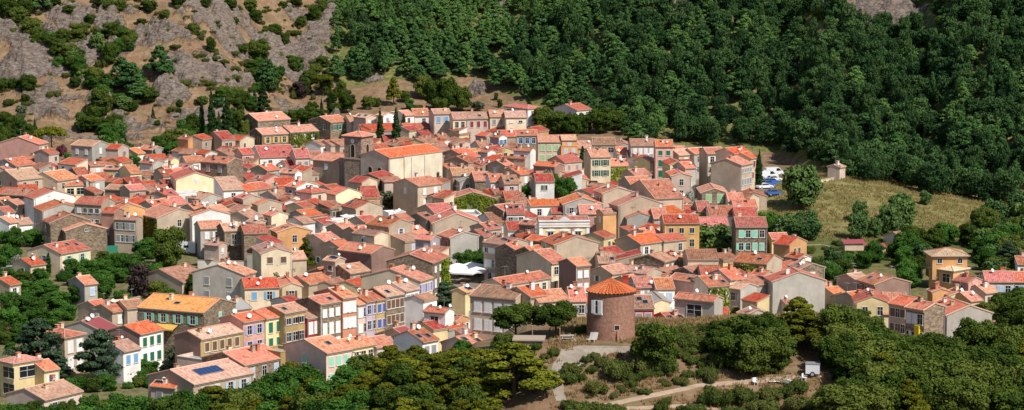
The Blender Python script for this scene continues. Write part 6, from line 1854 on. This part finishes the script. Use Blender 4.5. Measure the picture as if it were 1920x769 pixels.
# ------------------------------------------------------------------ old mill
d = hit(1145, 639, 240, 0, Gs) + 3.2; X, Y, _ = at(1145, 639, d); s = FPX / d
Z = Gs(X, Y); r = 44.5 / s; hgt = 87 / s
mill = empty('windmill_tower', (X, Y, Z)); tag(mill, 'round brown stone mill tower with orange conical roof in the foreground', 'mill tower')
mm, ntm, bm = newmat('mill rough render', .95, .1); v = objcoord(ntm); n1 = noisen(ntm, v, .5, 6, .65); n2 = noisen(ntm, v, 2.6, 6, .7)
vo = N(ntm, 'ShaderNodeTexVoronoi', Scale=3.2); ntm.links.new(v, vo.inputs['Vector'])
col = ramp(ntm, n2, [(.28, (.20, .10, .07)), (.5, (.325, .165, .115)), (.72, (.40, .235, .175))]); col = mixc(ntm, maprange(ntm, n1, .5, .72, 0, .55), col, (.33, .235, .185))
mp_ = objcoord(ntm, (1.5, 1.5, .15)); col = mixc(ntm, maprange(ntm, noisen(ntm, mp_, 1, 4), .52, .75, 0, .5), col, (.21, .13, .095))
col = mixc(ntm, maprange(ntm, vo.outputs['Distance'], .0, .16, .35, 0), col, (.20, .12, .09))
ntm.links.new(col, bm.inputs['Base Color']); bump(ntm, bm, n2, .8, .12)
m = MB(); m.lathe([(r*1.05, -2.5), (r*1.03, .6), (r*.985, hgt*.55), (r*.965, hgt)], 64); m.build('wall', mm, mill, True)
m = MB(); rr = r*1.06; hr = 24.5 / s; NS = 40
for i in range(NS):          # canal tile columns on the cone
    a0, a1 = 2*math.pi*i/NS, 2*math.pi*(i+1)/NS
    for k in range(9):
        t0, t1 = k/9, (k+1)/9; R0, R1 = rr*(1-t0) + .02, rr*(1-t1) + .02; z0, z1 = hgt + hr*t0, hgt + hr*t1; lift = .05*(1 - .3*t0)
        for q in range(3):
            b0, b1 = a0 + (a1-a0)*q/3, a0 + (a1-a0)*(q+1)/3; l0, l1 = math.sin(math.pi*q/3)*.16*(1-t0), math.sin(math.pi*(q+1)/3)*.16*(1-t0)
            m.poly([(R0*math.cos(b0), R0*math.sin(b0), z0 + l0 + lift), (R0*math.cos(b1), R0*math.sin(b1), z0 + l1 + lift), (R1*math.cos(b1), R1*math.sin(b1), z1 + l1), (R1*math.cos(b0), R1*math.sin(b0), z1 + l0)], 0, [(b0*4, t0*4), (b1*4, t0*4), (b1*4, t1*4), (b0*4, t1*4)])
    m.tube((rr*math.cos(a0), rr*math.sin(a0), hgt + .02), (rr*.9*math.cos(a0), rr*.9*math.sin(a0), hgt + .06), .1, .1, 5, 1)
m.lathe([(rr + .02, hgt + .02), (r*.9, hgt - .22), (r*.95, hgt - .42)], 48, 1)
MILLR = roof_mat('new mill tiles', (.60, .105, .028), (.62, .15, .045), (.62, .28, .14), .22, .08, False)
roof_ = m.build('roof', [MILLR, GEN], mill)
m = MB(); m.box(-.42, .42, -.35, .35, -1.2, .95, 0); m.box(-.5, .5, -.43, .43, .95, 1.05, 0); m.box(-.34, .34, -.28, .28, 1.05, 1.25, 0); m.box(-.46, .46, -.4, .4, 1.25, 1.33, 0)
o = m.build('chimney', plain_mat('red brick chimney', (.42, .08, .05), .9, .1, .3), roof_); o.location = (r*.62, r*.35, hgt + hr*.35)
# window with white shutters, seen left of the centre
def on_mill(px, z, mesh_fn, out=.0):
    f = (px - 1145) / 44.5; f = max(-.95, min(.95, f)); ang = math.asin(f); rr_ = r*.975 + out
    o = mesh_fn(); o.location = (rr_*math.sin(ang), -rr_*math.cos(ang), z); o.rotation_euler = (0, 0, ang); return o
def mw():
    o = link('window', window_mesh(1.15, 1.75, 'open', WHITE), mill)
    for sgn in (-1, 1):
        q = link('shutter', shutter_mesh(.62, 1.8, 'w'), o); q.location = (sgn*(.3 + (.42 if sgn < 0 else 0)), -.10, 0); q.rotation_euler = (0, 0, 0)
    return o
on_mill(1120, hgt - 25/s, mw, .06)
def hole():
    m = MB(); m.box(-.32, .32, -.1, .1, -.3, .3, 1); m.box(-.46, .46, -.13, .1, .3, .42, 0); m.box(-.42, .42, -.12, .1, -.42, -.3, 0); m.box(-.46, -.32, -.12, .1, -.3, .3, 0); m.box(.32, .46, -.12, .1, -.3, .3, 0); return m.build('vent_opening', [GEN, DARK], mill)
on_mill(1154.5, hgt*.28, hole, .05)
def butt():
    m = MB()
    for x0, w0 in ((.12, .2), (.42, .16)):
        m.poly([(x0-.12, -.05, 1.6), (x0+.1, -.05, 1.6), (x0+.1+w0*1.6, -.75, -.4), (x0-.12, -.75, -.4)][::-1], 0)
        m.poly([(x0-.12, -.05, 1.6), (x0-.12, -.75, -.4), (x0-.12, .1, -.4), (x0-.12, .1, 1.6)], 0); m.poly([(x0+.1, -.05, 1.6), (x0+.1, .1, 1.6), (x0+.1+w0*1.6, .1, -.4), (x0+.1+w0*1.6, -.75, -.4)], 0)
    m.box(-.14, -.02, -.02, .1, -.2, 1.5, 1); return m.build('drain_chute', [mm, DARK], mill)
on_mill(1154, hgt*.02, butt, .03)

# ------------------------------------------------------------------ small things
def ground_thing(name, px, py, rz, d0=240):
    d = hit(px, py, d0); X, Y, Z = at(px, py, d); return empty(name, (X, Y, G(X, Y)), rz)
t = ground_thing('picnic_table', 1063, 640, R(8)); tag(t, 'weathered wooden picnic table on the gravel beside the mill', 'picnic table'); t.location.z += .1
WG = plain_mat('grey weathered planks', (.42, .38, .33), .85)
m = MB()
for i in range(5): m.box(-.95, .95, -.36 + i*.146, -.36 + i*.146 + .13, .70, .75)
m.build('tabletop', WG, t)
for sgn in (-1, 1):
    m = MB()
    for i in range(2): m.box(-.95, .95, sgn*.68 - .13 + i*.14, sgn*.68 - .01 + i*.14, .42, .46)
    m.build('seat', WG, t)
    m = MB()
    for sg in (-1, 1): m.tube((sgn*.68, sg*.7, 0), (sgn*.68, sg*.18, .7), .055, .055, 6)
    m.tube((sgn*.68, -.8, .38), (sgn*.68, .8, .38), .05, .05, 6); m.build('leg', WG, t)
for k, (px, lab) in enumerate(((1105, 'pale wooden garden chair left of a pair at the foot of the mill'), (1113, 'pale wooden garden chair right of a pair at the foot of the mill'))):
    t = ground_thing('garden_chair', px, 641, R(-35 + 8*k)); tag(t, lab, 'chair', 'garden chairs by the mill'); WP = plain_mat('pale chair slats', (.62, .58, .52), .7)
    m = MB()
    for i in range(6): m.box(-.32, .32, -.5 + i*.16, -.38 + i*.16, .36 - i*.01, .39 - i*.01)
    m.build('seat', WP, t)
    m = MB(); Mx = Matrix.Translation((0, .42, .34)) @ Matrix.Rotation(R(-28), 4, 'X')
    for i in range(5): m.box(-.32 + i*.13, -.21 + i*.13, -.02, .02, 0, .95, 0, Mx)
    m.build('backrest', WP, t)
    for sx in (-1, 1):
        m = MB(); m.tube((sx*.3, -.45, 0), (sx*.3, -.4, .38), .035, .035); m.build('leg', WP, t)
        m = MB(); m.tube((sx*.3, .55, 0), (sx*.3, .3, .38), .035, .035); m.build('leg', WP, t)
for px, py, hpx, lab in ((998, 640, 30, 'slim wooden post left of the picnic table under the trees'), (1049.5, 645, 30, 'slim wooden post just left of the picnic table')):
    t = ground_thing('wooden_post', px, py, 0); hh = hpx / (FPX / (t.location.y)); m = MB(); m.tube((0, 0, -.3), (.02, 0, hh), .075, .06, 8); m.lathe([(.09, hh - .02), (.09, hh + .05), (0, hh + .1)], 8, 1)
    o = m.mesh('wooden_post', [plain_mat('orange brown post', (.40, .22, .10), .8), GEN]); t2 = link('post', o, t); tag(t, lab, 'post', 'posts by the mill')
# low stone shelter left of the path
t = ground_thing('stone_shelter', 990, 655, R(-4)); tag(t, 'low stone shelter with a flat slab roof left of the picnic table', 'shelter')
m = MB(); m.box(-1.9, 1.9, 0, 3, -1.5, 1.15); m.build('wall', WALL['st'][1], t); m = MB(); m.box(-2.1, 2.2, -.25, 3.2, 1.15, 1.33); m.build('roof_slab', GEN, t)

# vehicles
GLS = GLASS
TYRE = plain_mat('tyre rubber', (.02, .02, .02), .9); RIM = plain_mat('wheel rim', (.4, .4, .42), .4)
def paint(name, c): return plain_mat(name, c, .25, .5, .02)
PAINT = {'white': paint('white car paint', (.78, .78, .78)), 'blue': paint('blue car paint', (.05, .14, .42)), 'silver': paint('silver car paint', (.45, .46, .48)), 'dark': paint('dark car paint', (.05, .055, .07))}
def wheel_mesh():
    m = MB(); 
    for i in range(16):
        a0, a1 = 2*math.pi*i/16, 2*math.pi*(i+1)/16; p = lambda rr, a, y: (rr*math.cos(a), y, rr*math.sin(a))
        m.poly([p(.32,a0,-.1), p(.32,a1,-.1), p(.32,a1,.1), p(.32,a0,.1)], 0)
        for y in (-.1, .1): m.poly([p(.32,a0,y), p(.32,a1,y), p(.2,a1,y*1.05), p(.2,a0,y*1.05)], 0); m.poly([p(.2,a0,y*1.05), p(.2,a1,y*1.05), (0, y*.9, 0)], 1)
    return m.mesh('wheel', [TYRE, RIM])
WHEEL = wheel_mesh()
PROF = {'car': ([(-2.05,.35),(-2.1,.75),(-1.95,.95),(-1.55,1.0),(-.95,1.42),(.35,1.46),(1.05,1.0),(1.75,.88),(2.08,.7),(2.1,.35)], .84, [(-1.45,1.02),(-.93,1.38),(.32,1.41),(.92,1.02)]),
        'van': ([(-2.4,.4),(-2.45,1.2),(-2.4,2.0),(-2.2,2.15),(1.0,2.15),(1.75,1.35),(2.4,1.1),(2.5,.7),(2.5,.4)], .95, [(.25,1.25),(.25,1.95),(.95,1.98),(1.6,1.35)]),
        'camper': ([(-3.1,.45),(-3.15,2.6),(-3.0,2.75),(1.6,2.8),(2.0,2.35),(1.75,1.9),(2.35,1.2),(2.95,1.0),(3.05,.45)], 1.1, [(1.15,1.3),(1.2,1.85),(1.7,1.86),(2.2,1.3)])}
def vehicle(kind, col, px, py, rz, label, d0=500, lift=.12):
    t = ground_thing({'car': 'parked_car', 'van': 'parked_van', 'camper': 'camper_van'}[kind], px, py, rz, d0); t.location.z += lift
    prof, hw, win = PROF[kind]; m = MB(); zb = 1.0
    def W(z): return hw if z <= 1.0 else hw * (1 - .16 * (z - 1.0) / .45) if kind == 'car' else hw * (1 - .03*(z-1))
    for s in (-1, 1):
        P = [(x, s*W(z), z) for x, z in prof]; m.poly(P if s < 0 else P[::-1])
    for (x0, z0), (x1, z1) in zip(prof, prof[1:] + prof[:1]): m.poly([(x0, -W(z0), z0), (x0, W(z0), z0), (x1, W(z1), z1), (x1, -W(z1), z1)])
    me = m.mesh('body', [PAINT[col]]); o = link('body', me, t); bv = o.modifiers.new('bevel', 'BEVEL'); bv.width = .06; bv.segments = 2
    for s in (-1, 1):
        m = MB(); P = [(x, s*(W(z) + .012), z) for x, z in win]; m.poly(P if s > 0 else P[::-1]); m.build('side_window', GLS, t)
        m = MB(); xl = prof[-2][0] - .02; m.box(xl - .1, xl + .03, s*hw*.72 - .16, s*hw*.72 + .16, .62, .76); m.build('headlight', RIM, t)
    if kind == 'car': fr, re = ((.42, 1.43), (1.0, 1.03)), ((-1.5, 1.03), (-.98, 1.4))
    elif kind == 'van': fr, re = ((1.06, 2.08), (1.70, 1.42)), None
    else: fr, re = ((1.78, 1.88), (2.28, 1.26)), None
    (x0, z0), (x1, z1) = fr; m = MB(); m.poly([(x0 + .03, -W(z0)*.86, z0 + .02), (x1 + .03, -W(z1)*.86, z1 + .02), (x1 + .03, W(z1)*.86, z1 + .02), (x0 + .03, W(z0)*.86, z0 + .02)]); m.build('windscreen', GLS, t)
    if re: (x0, z0), (x1, z1) = re; m = MB(); m.poly([(x0 - .02, -W(z0)*.86, z0 + .02), (x1 - .02, -W(z1)*.86, z1 + .02), (x1 - .02, W(z1)*.86, z1 + .02), (x0 - .02, W(z0)*.86, z0 + .02)]); m.build('rear_window', GLS, t)
    if kind == 'camper':
        for s in (-1, 1):
            m = MB(); m.box(-1.6, -.5, s*1.12 - .02, s*1.12 + .02, 1.6, 2.1); m.build('side_window', GLS, t)
    for x in ((-1.3, 1.35) if kind == 'car' else (-1.5, 1.6) if kind == 'van' else (-1.7, 2.0)):
        for s in (-1, 1):
            w = link('wheel', WHEEL, t, (x, s*(hw - .1), .32))
    return tag(t, label, {'car': 'car', 'van': 'van', 'camper': 'camper van'}[kind], 'vehicles of the village')
vehicle('van', 'white', 1452, 330, R(12), 'white delivery van parked at the back of the car park')
vehicle('van', 'white', 1440, 336, R(15), 'white van parked half behind the blue cars')
vehicle('car', 'white', 1450, 341, R(20), 'white hatchback between the van and the blue car')
vehicle('car', 'blue', 1447, 346, R(22), 'dark blue car in the middle of the car park row')
vehicle('car', 'blue', 1440, 350, R(24), 'bright blue car second nearest in the car park row')
vehicle('car', 'white', 1434, 355, R(25), 'white car nearest end of the car park row')
vehicle('car', 'blue', 1450, 367, R(30), 'blue car parked below the large round tree')
vehicle('car', 'silver', 1317, 333, R(-20), 'silver car driving in the shaded street by the tall building')
vehicle('van', 'dark', 1111, 354, R(-70), 'dark van in the shadow at the end of the wide beige wall')
vehicle('camper', 'white', 344, 477, R(168), 'white camper van parked among garden trees', 450)
vehicle('car', 'blue', 205, 455, R(-60), 'blue car parked under the small orange roofed carport', 450)
vehicle('car', 'silver', 21, 512, R(10), 'silver car between garden shrubs on the left edge', 450)
vehicle('car', 'silver', 652, 262, R(25), 'pale car parked below the vine hedge', 600)

# canopies on the square
CAN = plain_mat('white canopy cloth', (.80, .78, .74), .8, .1, .04)
for k, (px, py, w, dd, lab) in enumerate(((853, 530, 4.6, 4, 'white market canopy leftmost of the front row on the square'), (872, 532, 4.6, 4, 'white market canopy in the middle of the front row on the square'), (893, 529, 4.2, 4, 'white market canopy rightmost of the front row on the square'), (858, 522, 4.6, 4, 'white market canopy left in the back row by the plane trees'), (884, 520, 5, 4, 'white market canopy right in the back row by the plane trees'))):
    t = ground_thing('market_canopy', px, py, R(-18), 450); tag(t, lab, 'canopy', 'white market canopies on the square')
    m = MB(); z0, z1 = 2.5, 3.3; C = [(-w/2,-dd/2,z0),(w/2,-dd/2,z0),(w/2,dd/2,z0),(-w/2,dd/2,z0)]
    for i in range(4):
        j = (i+1) % 4; m.poly([C[i], C[j], (0, 0, z1)]); m.poly([(C[i][0], C[i][1], z0 - .3), (C[j][0], C[j][1], z0 - .3), C[j], C[i]])
    m.build('canopy_cloth', CAN, t); m = MB(); m.tube((0, 0, 0), (0, 0, z1 - .05), .06, .06, 8); m.build('pole', METAL, t)
    m = MB(); m.box(-.5, .5, -.5, .5, 0, .12); m.build('base', GEN, t)

# walls, fences
def wall_thing(name, p0, p1, h, mat, label, cat, th=.35, d0=395, cap=True):
    W = []
    for (x, y) in (p0, p1): d = hit(x, y, d0); W.append(at(x, y, d))
    a, b = Vector(W[0]), Vector(W[1]); L = (b - a).to_2d().length; t = empty(name, (a + b) / 2, math.atan2(b.y - a.y, b.x - a.x)); z = max(a.z, b.z) - t.location.z
    m = MB(); m.box(-L/2, L/2, -th/2, th/2, -2, z + h); m.build('wall_panel', mat, t)
    if cap: m = MB(); m.box(-L/2 - .05, L/2 + .05, -th/2 - .06, th/2 + .06, z + h, z + h + .1); m.build('coping', GEN, t)
    return tag(t, label, cat)
wall_thing('retaining_wall', (371, 503), (464, 505), 1.7, wall_mat('concrete render', (.50, .46, .40), .5), 'long pale concrete wall below the garden of the stone row', 'wall')
wall_thing('garden_wall', (464, 506), (488, 507), 3.4, WALL['gy'][1], 'tall grey wall end beside the cream house with brown shutters', 'wall')
wall_thing('retaining_wall', (300, 440), (372, 442), 1.6, WALL['st'][1], 'rough stone wall below the white blank gable', 'wall')
wall_thing('garden_wall', (225, 454), (276, 450), 1.4, WALL['st'][1], 'low stone wall right of the carport', 'wall')
wall_thing('garden_wall', (92, 456), (126, 452), 1.2, WALL['st'][1], 'low wall behind the cream villa with mint shutters', 'wall')
wall_thing('terrace_wall', (1411, 372), (1436, 368), 1.6, WALL['st'][1], 'stone terrace wall below the car park', 'wall', d0=500)
wall_thing('garden_wall', (215, 585), (262, 570), 1.5, WALL['be'][1], 'beige garden wall near the grey shed', 'wall')
wall_thing('courtyard_wall', (1412, 600), (1440, 596), 2.2, WALL['gy'][1], 'grey courtyard wall left of the tall cypress at the right', 'wall')
GF = plain_mat('green fence mesh', (.03, .20, .13), .7)
wall_thing('green_fence', (200, 474), (234, 473), 1.6, GF, 'dark green screen fence in front of the carport', 'fence', .06, cap=False)
wall_thing('roadside_wall', (1563, 338), (1538, 342), .6, WALL['cr'][1], 'low pale wall left of the stone hut', 'wall', d0=560)
# shed sheets and junk on the right
t = ground_thing('trailer_box', 1524, 704, R(-10)); tag(t, 'white box trailer half hidden among the oaks', 'trailer')
m = MB(); m.box(-.9, .9, -.8, .8, .35, 1.6); m.build('body', PAINT['white'], t); m = MB(); m.box(-.95, .95, -.85, .85, 1.6, 1.67); m.build('roof', METAL, t); m = MB(); m.box(-.93, -.905, -.5, .5, .5, 1.45); m.build('door', SHUT['y'][1], t)
for s in (-1, 1): link('wheel', WHEEL, t, (0, s*.85, .32))
m = MB(); m.tube((.9, 0, .45), (2.0, 0, .4), .05, .05); m.build('drawbar', METAL, t)
for px, py, rz, lab in ((1416, 722, 20, 'white plastic garden chair at the end of the dirt track'), (1508, 714, 60, 'white plastic garden chair beside the trailer')):
    t = ground_thing('plastic_chair', px, py, R(rz)); tag(t, lab, 'chair', 'white plastic chairs')
    m = MB(); m.box(-.27, .27, -.27, .27, .41, .45); m.build('seat', WHITE, t); m = MB(); m.box(-.27, .27, .24, .28, .45, .95); m.build('backrest', WHITE, t)
    for sx in (-1, 1):
        for sy in (-1, 1): m = MB(); m.tube((sx*.24, sy*.24, -.05), (sx*.22, sy*.22, .42), .03, .03); m.build('leg', WHITE, t)
        m = MB(); m.box(sx*.28 - .03, sx*.28 + .03, -.25, .26, .64, .68); m.build('armrest', WHITE, t)
t = ground_thing('plastic_sheet', 1452, 717, 0); tag(t, 'crumpled white sheet lying on the dry grass', 'sheet')
m = MB()
for i in range(6):
    for j in range(4):
        f = lambda i, j: (-.7 + i*.24, -.4 + j*.25, .12 + .14*noise.noise((i*.9, j*.9, 2)) + .08*(1 - abs(i-3)/3))
        m.poly([f(i,j), f(i+1,j), f(i+1,j+1), f(i,j+1)])
m.build('sheet', WHITE, t)
t = ground_thing('scrap_pile', 1486, 718, R(10)); tag(t, 'heap of grey boards and red and green scraps by the track', 'scrap pile')
SC = [('board', METAL), ('board', METAL), ('board', WHITE), ('rag', plain_mat('red rag', (.55, .05, .05))), ('rag', plain_mat('green rag', (.1, .4, .2)))]
for k, (nm, mt) in enumerate(SC):
    m = MB(); Mx = Matrix.Translation((-.8 + k*.42, .1*k - .2, .14 + .07*k)) @ Matrix.Rotation(R(17*k - 30), 4, 'Z') @ Matrix.Rotation(R(14), 4, 'Y'); m.box(-.9 if nm == 'board' else -.2, .9 if nm == 'board' else .2, -.14, .14, -.04 if nm == 'board' else -.12, .05 if nm == 'board' else .16, 0, Mx); m.build(nm, mt, t)
for px, py, hpx, lab in ((1797, 590, 48, 'thin grey pole in front of the grey gable at the right'), (488, 505, 38, 'thin pale pole beside the tall grey wall end'), (1312, 603, 52, 'street lamp behind the dark cypress right of the mill')):
    t = ground_thing('lamp_post', px, py, 0, 420); hh = hpx / (FPX / t.location.y); m = MB(); m.tube((0, 0, -.5), (0, 0, hh), .09, .06, 8); m.build('pole', METAL, t); m = MB(); m.box(-.12, .5, -.1, .1, hh, hh + .12); m.build('lamp_head', METAL, t); tag(t, lab, 'lamp post', 'poles in the village')
for px, py, lab in ((1640, 475, 'low red shed roof among the garden plots'), (1600, 468, 'low rusty shed roof left in the garden plots')):
    t = ground_thing('garden_shed', px, py, R(5), 420); tag(t, lab, 'shed'); m = MB(); m.box(-2.2, 2.2, -1.2, 1.2, -.5, 1.6); m.build('wall', WALL['be'][1], t); m = MB(); m.poly([(-2.5, -1.5, 1.6), (2.5, -1.5, 1.6), (2.5, 1.5, 2.1), (-2.5, 1.5, 2.1)]); m.box(-2.5, 2.5, -1.5, -1.45, 1.5, 1.6); m.build('roof', ROOF['m'][1], t)
for px, py, lab in ((166, 532, 'pink garden parasol on a terrace in the left gardens'),):
    t = ground_thing('garden_parasol', px, py + 14, 0, 420); tag(t, lab, 'parasol'); m = MB(); m.lathe([(1.4, 2.2), (.7, 2.5), (0, 2.65)], 8); m.build('canopy_cloth', plain_mat('pink cloth', (.66, .32, .26)), t); m = MB(); m.tube((0, 0, 0), (0, 0, 2.5), .04, .04); m.build('pole', WHITE, t)
# ------------------------------------------------------------------ labels
LAND = [(676, 262, 'the bell tower'), (770, 310, 'the church nave'), (1145, 590, 'the old mill'), (1055, 430, 'the classical white building'), (885, 385, 'the vine covered gable'), (1335, 455, 'the big round tree'), (548, 443, 'the orange gabled house'), (366, 345, 'the pale yellow gable'), (1278, 432, 'the golden ochre house'), (872, 522, 'the market canopies'), (344, 465, 'the camper van'), (1362, 315, 'the tall beige building'), (728, 240, 'the twin cypresses'), (97, 262, 'the umbrella pine'), (400, 690, 'the solar panel'), (587, 612, 'the narrow red house'), (1460, 457, 'the small yellow house'), (1777, 497, 'the orange villa'), (160, 440, 'the long stone gable'), (825, 500, 'the vine covered end wall'), (100, 388, 'the tall white gable'), (1440, 342, 'the car park'), (520, 245, 'the yellow shuttered house'), (1070, 205, 'the forest edge house'), (950, 220, 'the tall cream house'), (1568, 322, 'the stone hut'), (620, 235, 'the green shuttered house'), (1500, 520, 'the large grey gable'), (132, 690, 'the beige villa'), (300, 575, 'the yellow orange roof'), (1060, 345, 'the wide beige gable'), (1685, 545, 'the red brown gable'), (1700, 590, 'the dark fronted row'), (110, 475, 'the cream villa'), (260, 650, 'the white green shuttered house'), (640, 470, 'the large orange roof'), (1226, 600, 'the bright red house'), (1100, 500, 'the tall red brown house'), (1226, 333, 'the pink green shuttered house'), (1297, 340, 'the lavender gabled house'), (395, 220, 'the hill cypresses'), (840, 180, 'the oak clump'), (490, 190, 'the two dark firs'), (930, 500, 'the plane trees'), (235, 155, 'the large hill pines'), (165, 85, 'the round grey crag'), (430, 35, 'the big rock slab'), (40, 90, 'the left rock face'), (570, 100, 'the upper right crag'), (1610, 430, 'the field oaks'), (700, 660, 'the yellow scroll house')]
def where(px, py):
    x, y, n = min(LAND, key=lambda l: (l[0] - px)**2 + (1.6*(l[1] - py))**2); dx, dy = px - x, (py - y) * 1.6
    r = 'left of' if dx < 0 else 'right of'
    if abs(dx) > 1.8 * abs(dy): return f'{r} {n}'
    if abs(dy) > 1.8 * abs(dx): return f'{"behind" if dy < 0 else "below"} {n}'
    return f'{"behind" if dy < 0 else "below"} and {r} {n}'
ORD = ['', 'second', 'third', 'fourth', 'fifth', 'sixth', 'seventh', 'eighth', 'ninth', 'tenth', 'eleventh', 'twelfth']
def number(items, dedupe):
    """items: dicts with px, cands (list of label candidates); gives each a unique label"""
    used = dedupe; pend = items
    for lv in range(max(len(i['cands']) for i in items)):
        cnt = {}
        for i in pend: cnt.setdefault(i['cands'][min(lv, len(i['cands']) - 1)], []).append(i)
        nxt = []
        for k, v in cnt.items():
            if len(v) == 1 and k not in used: used.add(k); v[0]['out'] = k
            else: nxt += v
        pend = nxt
    cnt = {}
    for i in pend: cnt.setdefault(i['cands'][0], []).append(i)
    for k, v in cnt.items():
        v.sort(key=lambda i: i['px'])
        for n, i in enumerate(v):
            o = 'leftmost' if n == 0 else 'rightmost' if n == len(v) - 1 else f'{ORD[n]} from left' if n < 12 else 'further right'
            i['out'] = f'{o} {k}' if len(f'{o} {k}'.split()) <= 16 else f'{o} ' + k.replace('small ', '').replace('below and ', '').replace('blue green ', '').replace('behind and ', '').replace('with layered branches ', '').replace('mottled ', '').replace('pale weathered', 'pale')
used = set(); items = []
for H in HOUSES:
    r = H['root']; r['group'] = 'houses of the hillside village'; r['category'] = {'stone_hut': 'hut', 'carport': 'carport', 'villa': 'villa', 'town_hall': 'public building'}.get(H['name'], 'house')
    if H['lab']: r['label'] = H['lab']; used.add(H['lab']); continue
    w = WALL[H['wall']][0]; rf = ROOF[H['rcol']][0]; q = where(H['px'], H['py'])
    size = 'long' if H['Lr'] > 14 or H['Ll'] > 15 else 'tall' if H['h'] > 8.4 else 'low' if H['h'] < 5 else 'small' if H['Lr'] * H['Ll'] < 45 else ''
    roof = 'flat roof' if H['kind'] == 'F' else f'{rf} roof'
    base = f'{size} {w} house with {roof}'.strip(); c = [f'{base} {q}']
    if H['sh']: c.append(f'{size} {w} house with {SHUT[H["sh"]][0]} shutters {q}'.strip()); c.append(f'{base} and {SHUT[H["sh"]][0]} shutters {q}')
    items.append(dict(px=H['px'], cands=c, r=r))
number(items, used)
for i in items: i['r']['label'] = i['out']
items = []
for T in TREES:
    r = T['root']; k = T['kind']
    if r.name.startswith('shrub') and k not in ('scrub', 'hedge'): k = 'hedge'
    r['category'] = {'scrub': 'shrub', 'hedge': 'shrub', 'pinkf': 'bush', 'whitef': 'bush', 'vine': 'hedge'}.get(k, 'tree')
    px, py = T['px'], T['py']
    if T['lab']: r['label'] = T['lab']
    if T['group']: r['group'] = T['group']; continue
    zone = (None, 'trees beyond the village')
    if py + T['h'] > 0:
        if px > 1320 and py > 540: zone = ('in the dense oak wood right of the mill', 'oak wood on the mill hill')
        elif py > 610 and px < 950: zone = ('in the wood along the bottom edge left of the mill', 'wood below the village')
        elif px > 1540 and 400 < py: zone = ('in the grove below the grassy field', 'grove below the field')
        elif px < 640 and py < 235: zone = ('growing among the rocks on the left hill', 'trees and shrubs among the rocks')
        elif px > 1000 and py > 600: zone = ('on the dry slope below the mill', 'shrubs on the dry slope')
        elif px < 480 and py > 400: zone = ('in the gardens left of the village', 'garden trees left of the village')
        elif 1420 < px < 1760 and py > 400: zone = ('at the foot of the grassy field', 'plants at the foot of the field')
        else: zone = (None, 'trees between the houses')
    r['group'] = zone[1]
    if T['lab']: used.add(T['lab']); continue
    if zone[0] and k in ('scrub',) or (zone[0] and zone[1] in ('oak wood on the mill hill', 'wood below the village', 'grove below the field')): r['label'] = f'{DESC[k]} {zone[0]}'; r['group'] = zone[1] + ', ' + DESC[k] + 's'
    else:
        sz = 'tiny' if T['w'] < 2.2 and k not in ('cyp',) else 'large' if T['w'] > 8 else ''
        items.append(dict(px=px, cands=[f'{DESC[k]} {where(px, py)}', f'{sz} {DESC[k]} {where(px, py)}'.strip()], r=r))
number(items, used)
for i in items: i['r']['label'] = i['out']
# ------------------------------------------------------------------ light
AZ, EL = R(44), R(47)       # sun to the right of and behind the camera
sd = bpy.data.lights.new('sun', 'SUN'); sd.energy = 5.0; sd.angle = R(.53); sd.color = (1, .96, .89); so = bpy.data.objects.new('sun', sd); COL.objects.link(so)
dirv = Vector((math.sin(AZ)*math.cos(EL), -math.cos(AZ)*math.cos(EL), math.sin(EL))); so.rotation_euler = dirv.to_track_quat('Z', 'Y').to_euler(); so.location = (200, -200, 400)
wld = bpy.data.worlds.new('World'); scn.world = wld; wld.use_nodes = True; nt = wld.node_tree
sk = nt.nodes.new('ShaderNodeTexSky'); sk.sky_type = 'NISHITA'; sk.sun_disc = False; sk.sun_elevation = EL; sk.sun_rotation = math.atan2(dirv.x, dirv.y); sk.altitude = 300
nt.links.new(sk.outputs[0], nt.nodes['Background'].inputs[0]); nt.nodes['Background'].inputs[1].default_value = .10
scn.view_settings.view_transform = 'Standard'; scn.view_settings.look = 'None'; scn.view_settings.exposure = 0; scn.view_settings.gamma = 1
scn.cycles.max_bounces = 5; scn.cycles.diffuse_bounces = 3; scn.cycles.glossy_bounces = 2; scn.cycles.transmission_bounces = 2; scn.cycles.transparent_max_bounces = 4
scn.render.film_transparent = False
print('objects', len(bpy.data.objects), 'houses', len(HOUSES))

for o in bpy.data.objects:
    if 'label' in o and len(o['label'].split()) > 16:
        w_ = o['label'].split(); print('LONG', o['label']); o['label'] = ' '.join(w for w in w_ if w not in ('low', 'tall', 'long', 'small', 'weathered', 'pale', 'with', 'layered', 'branches'))
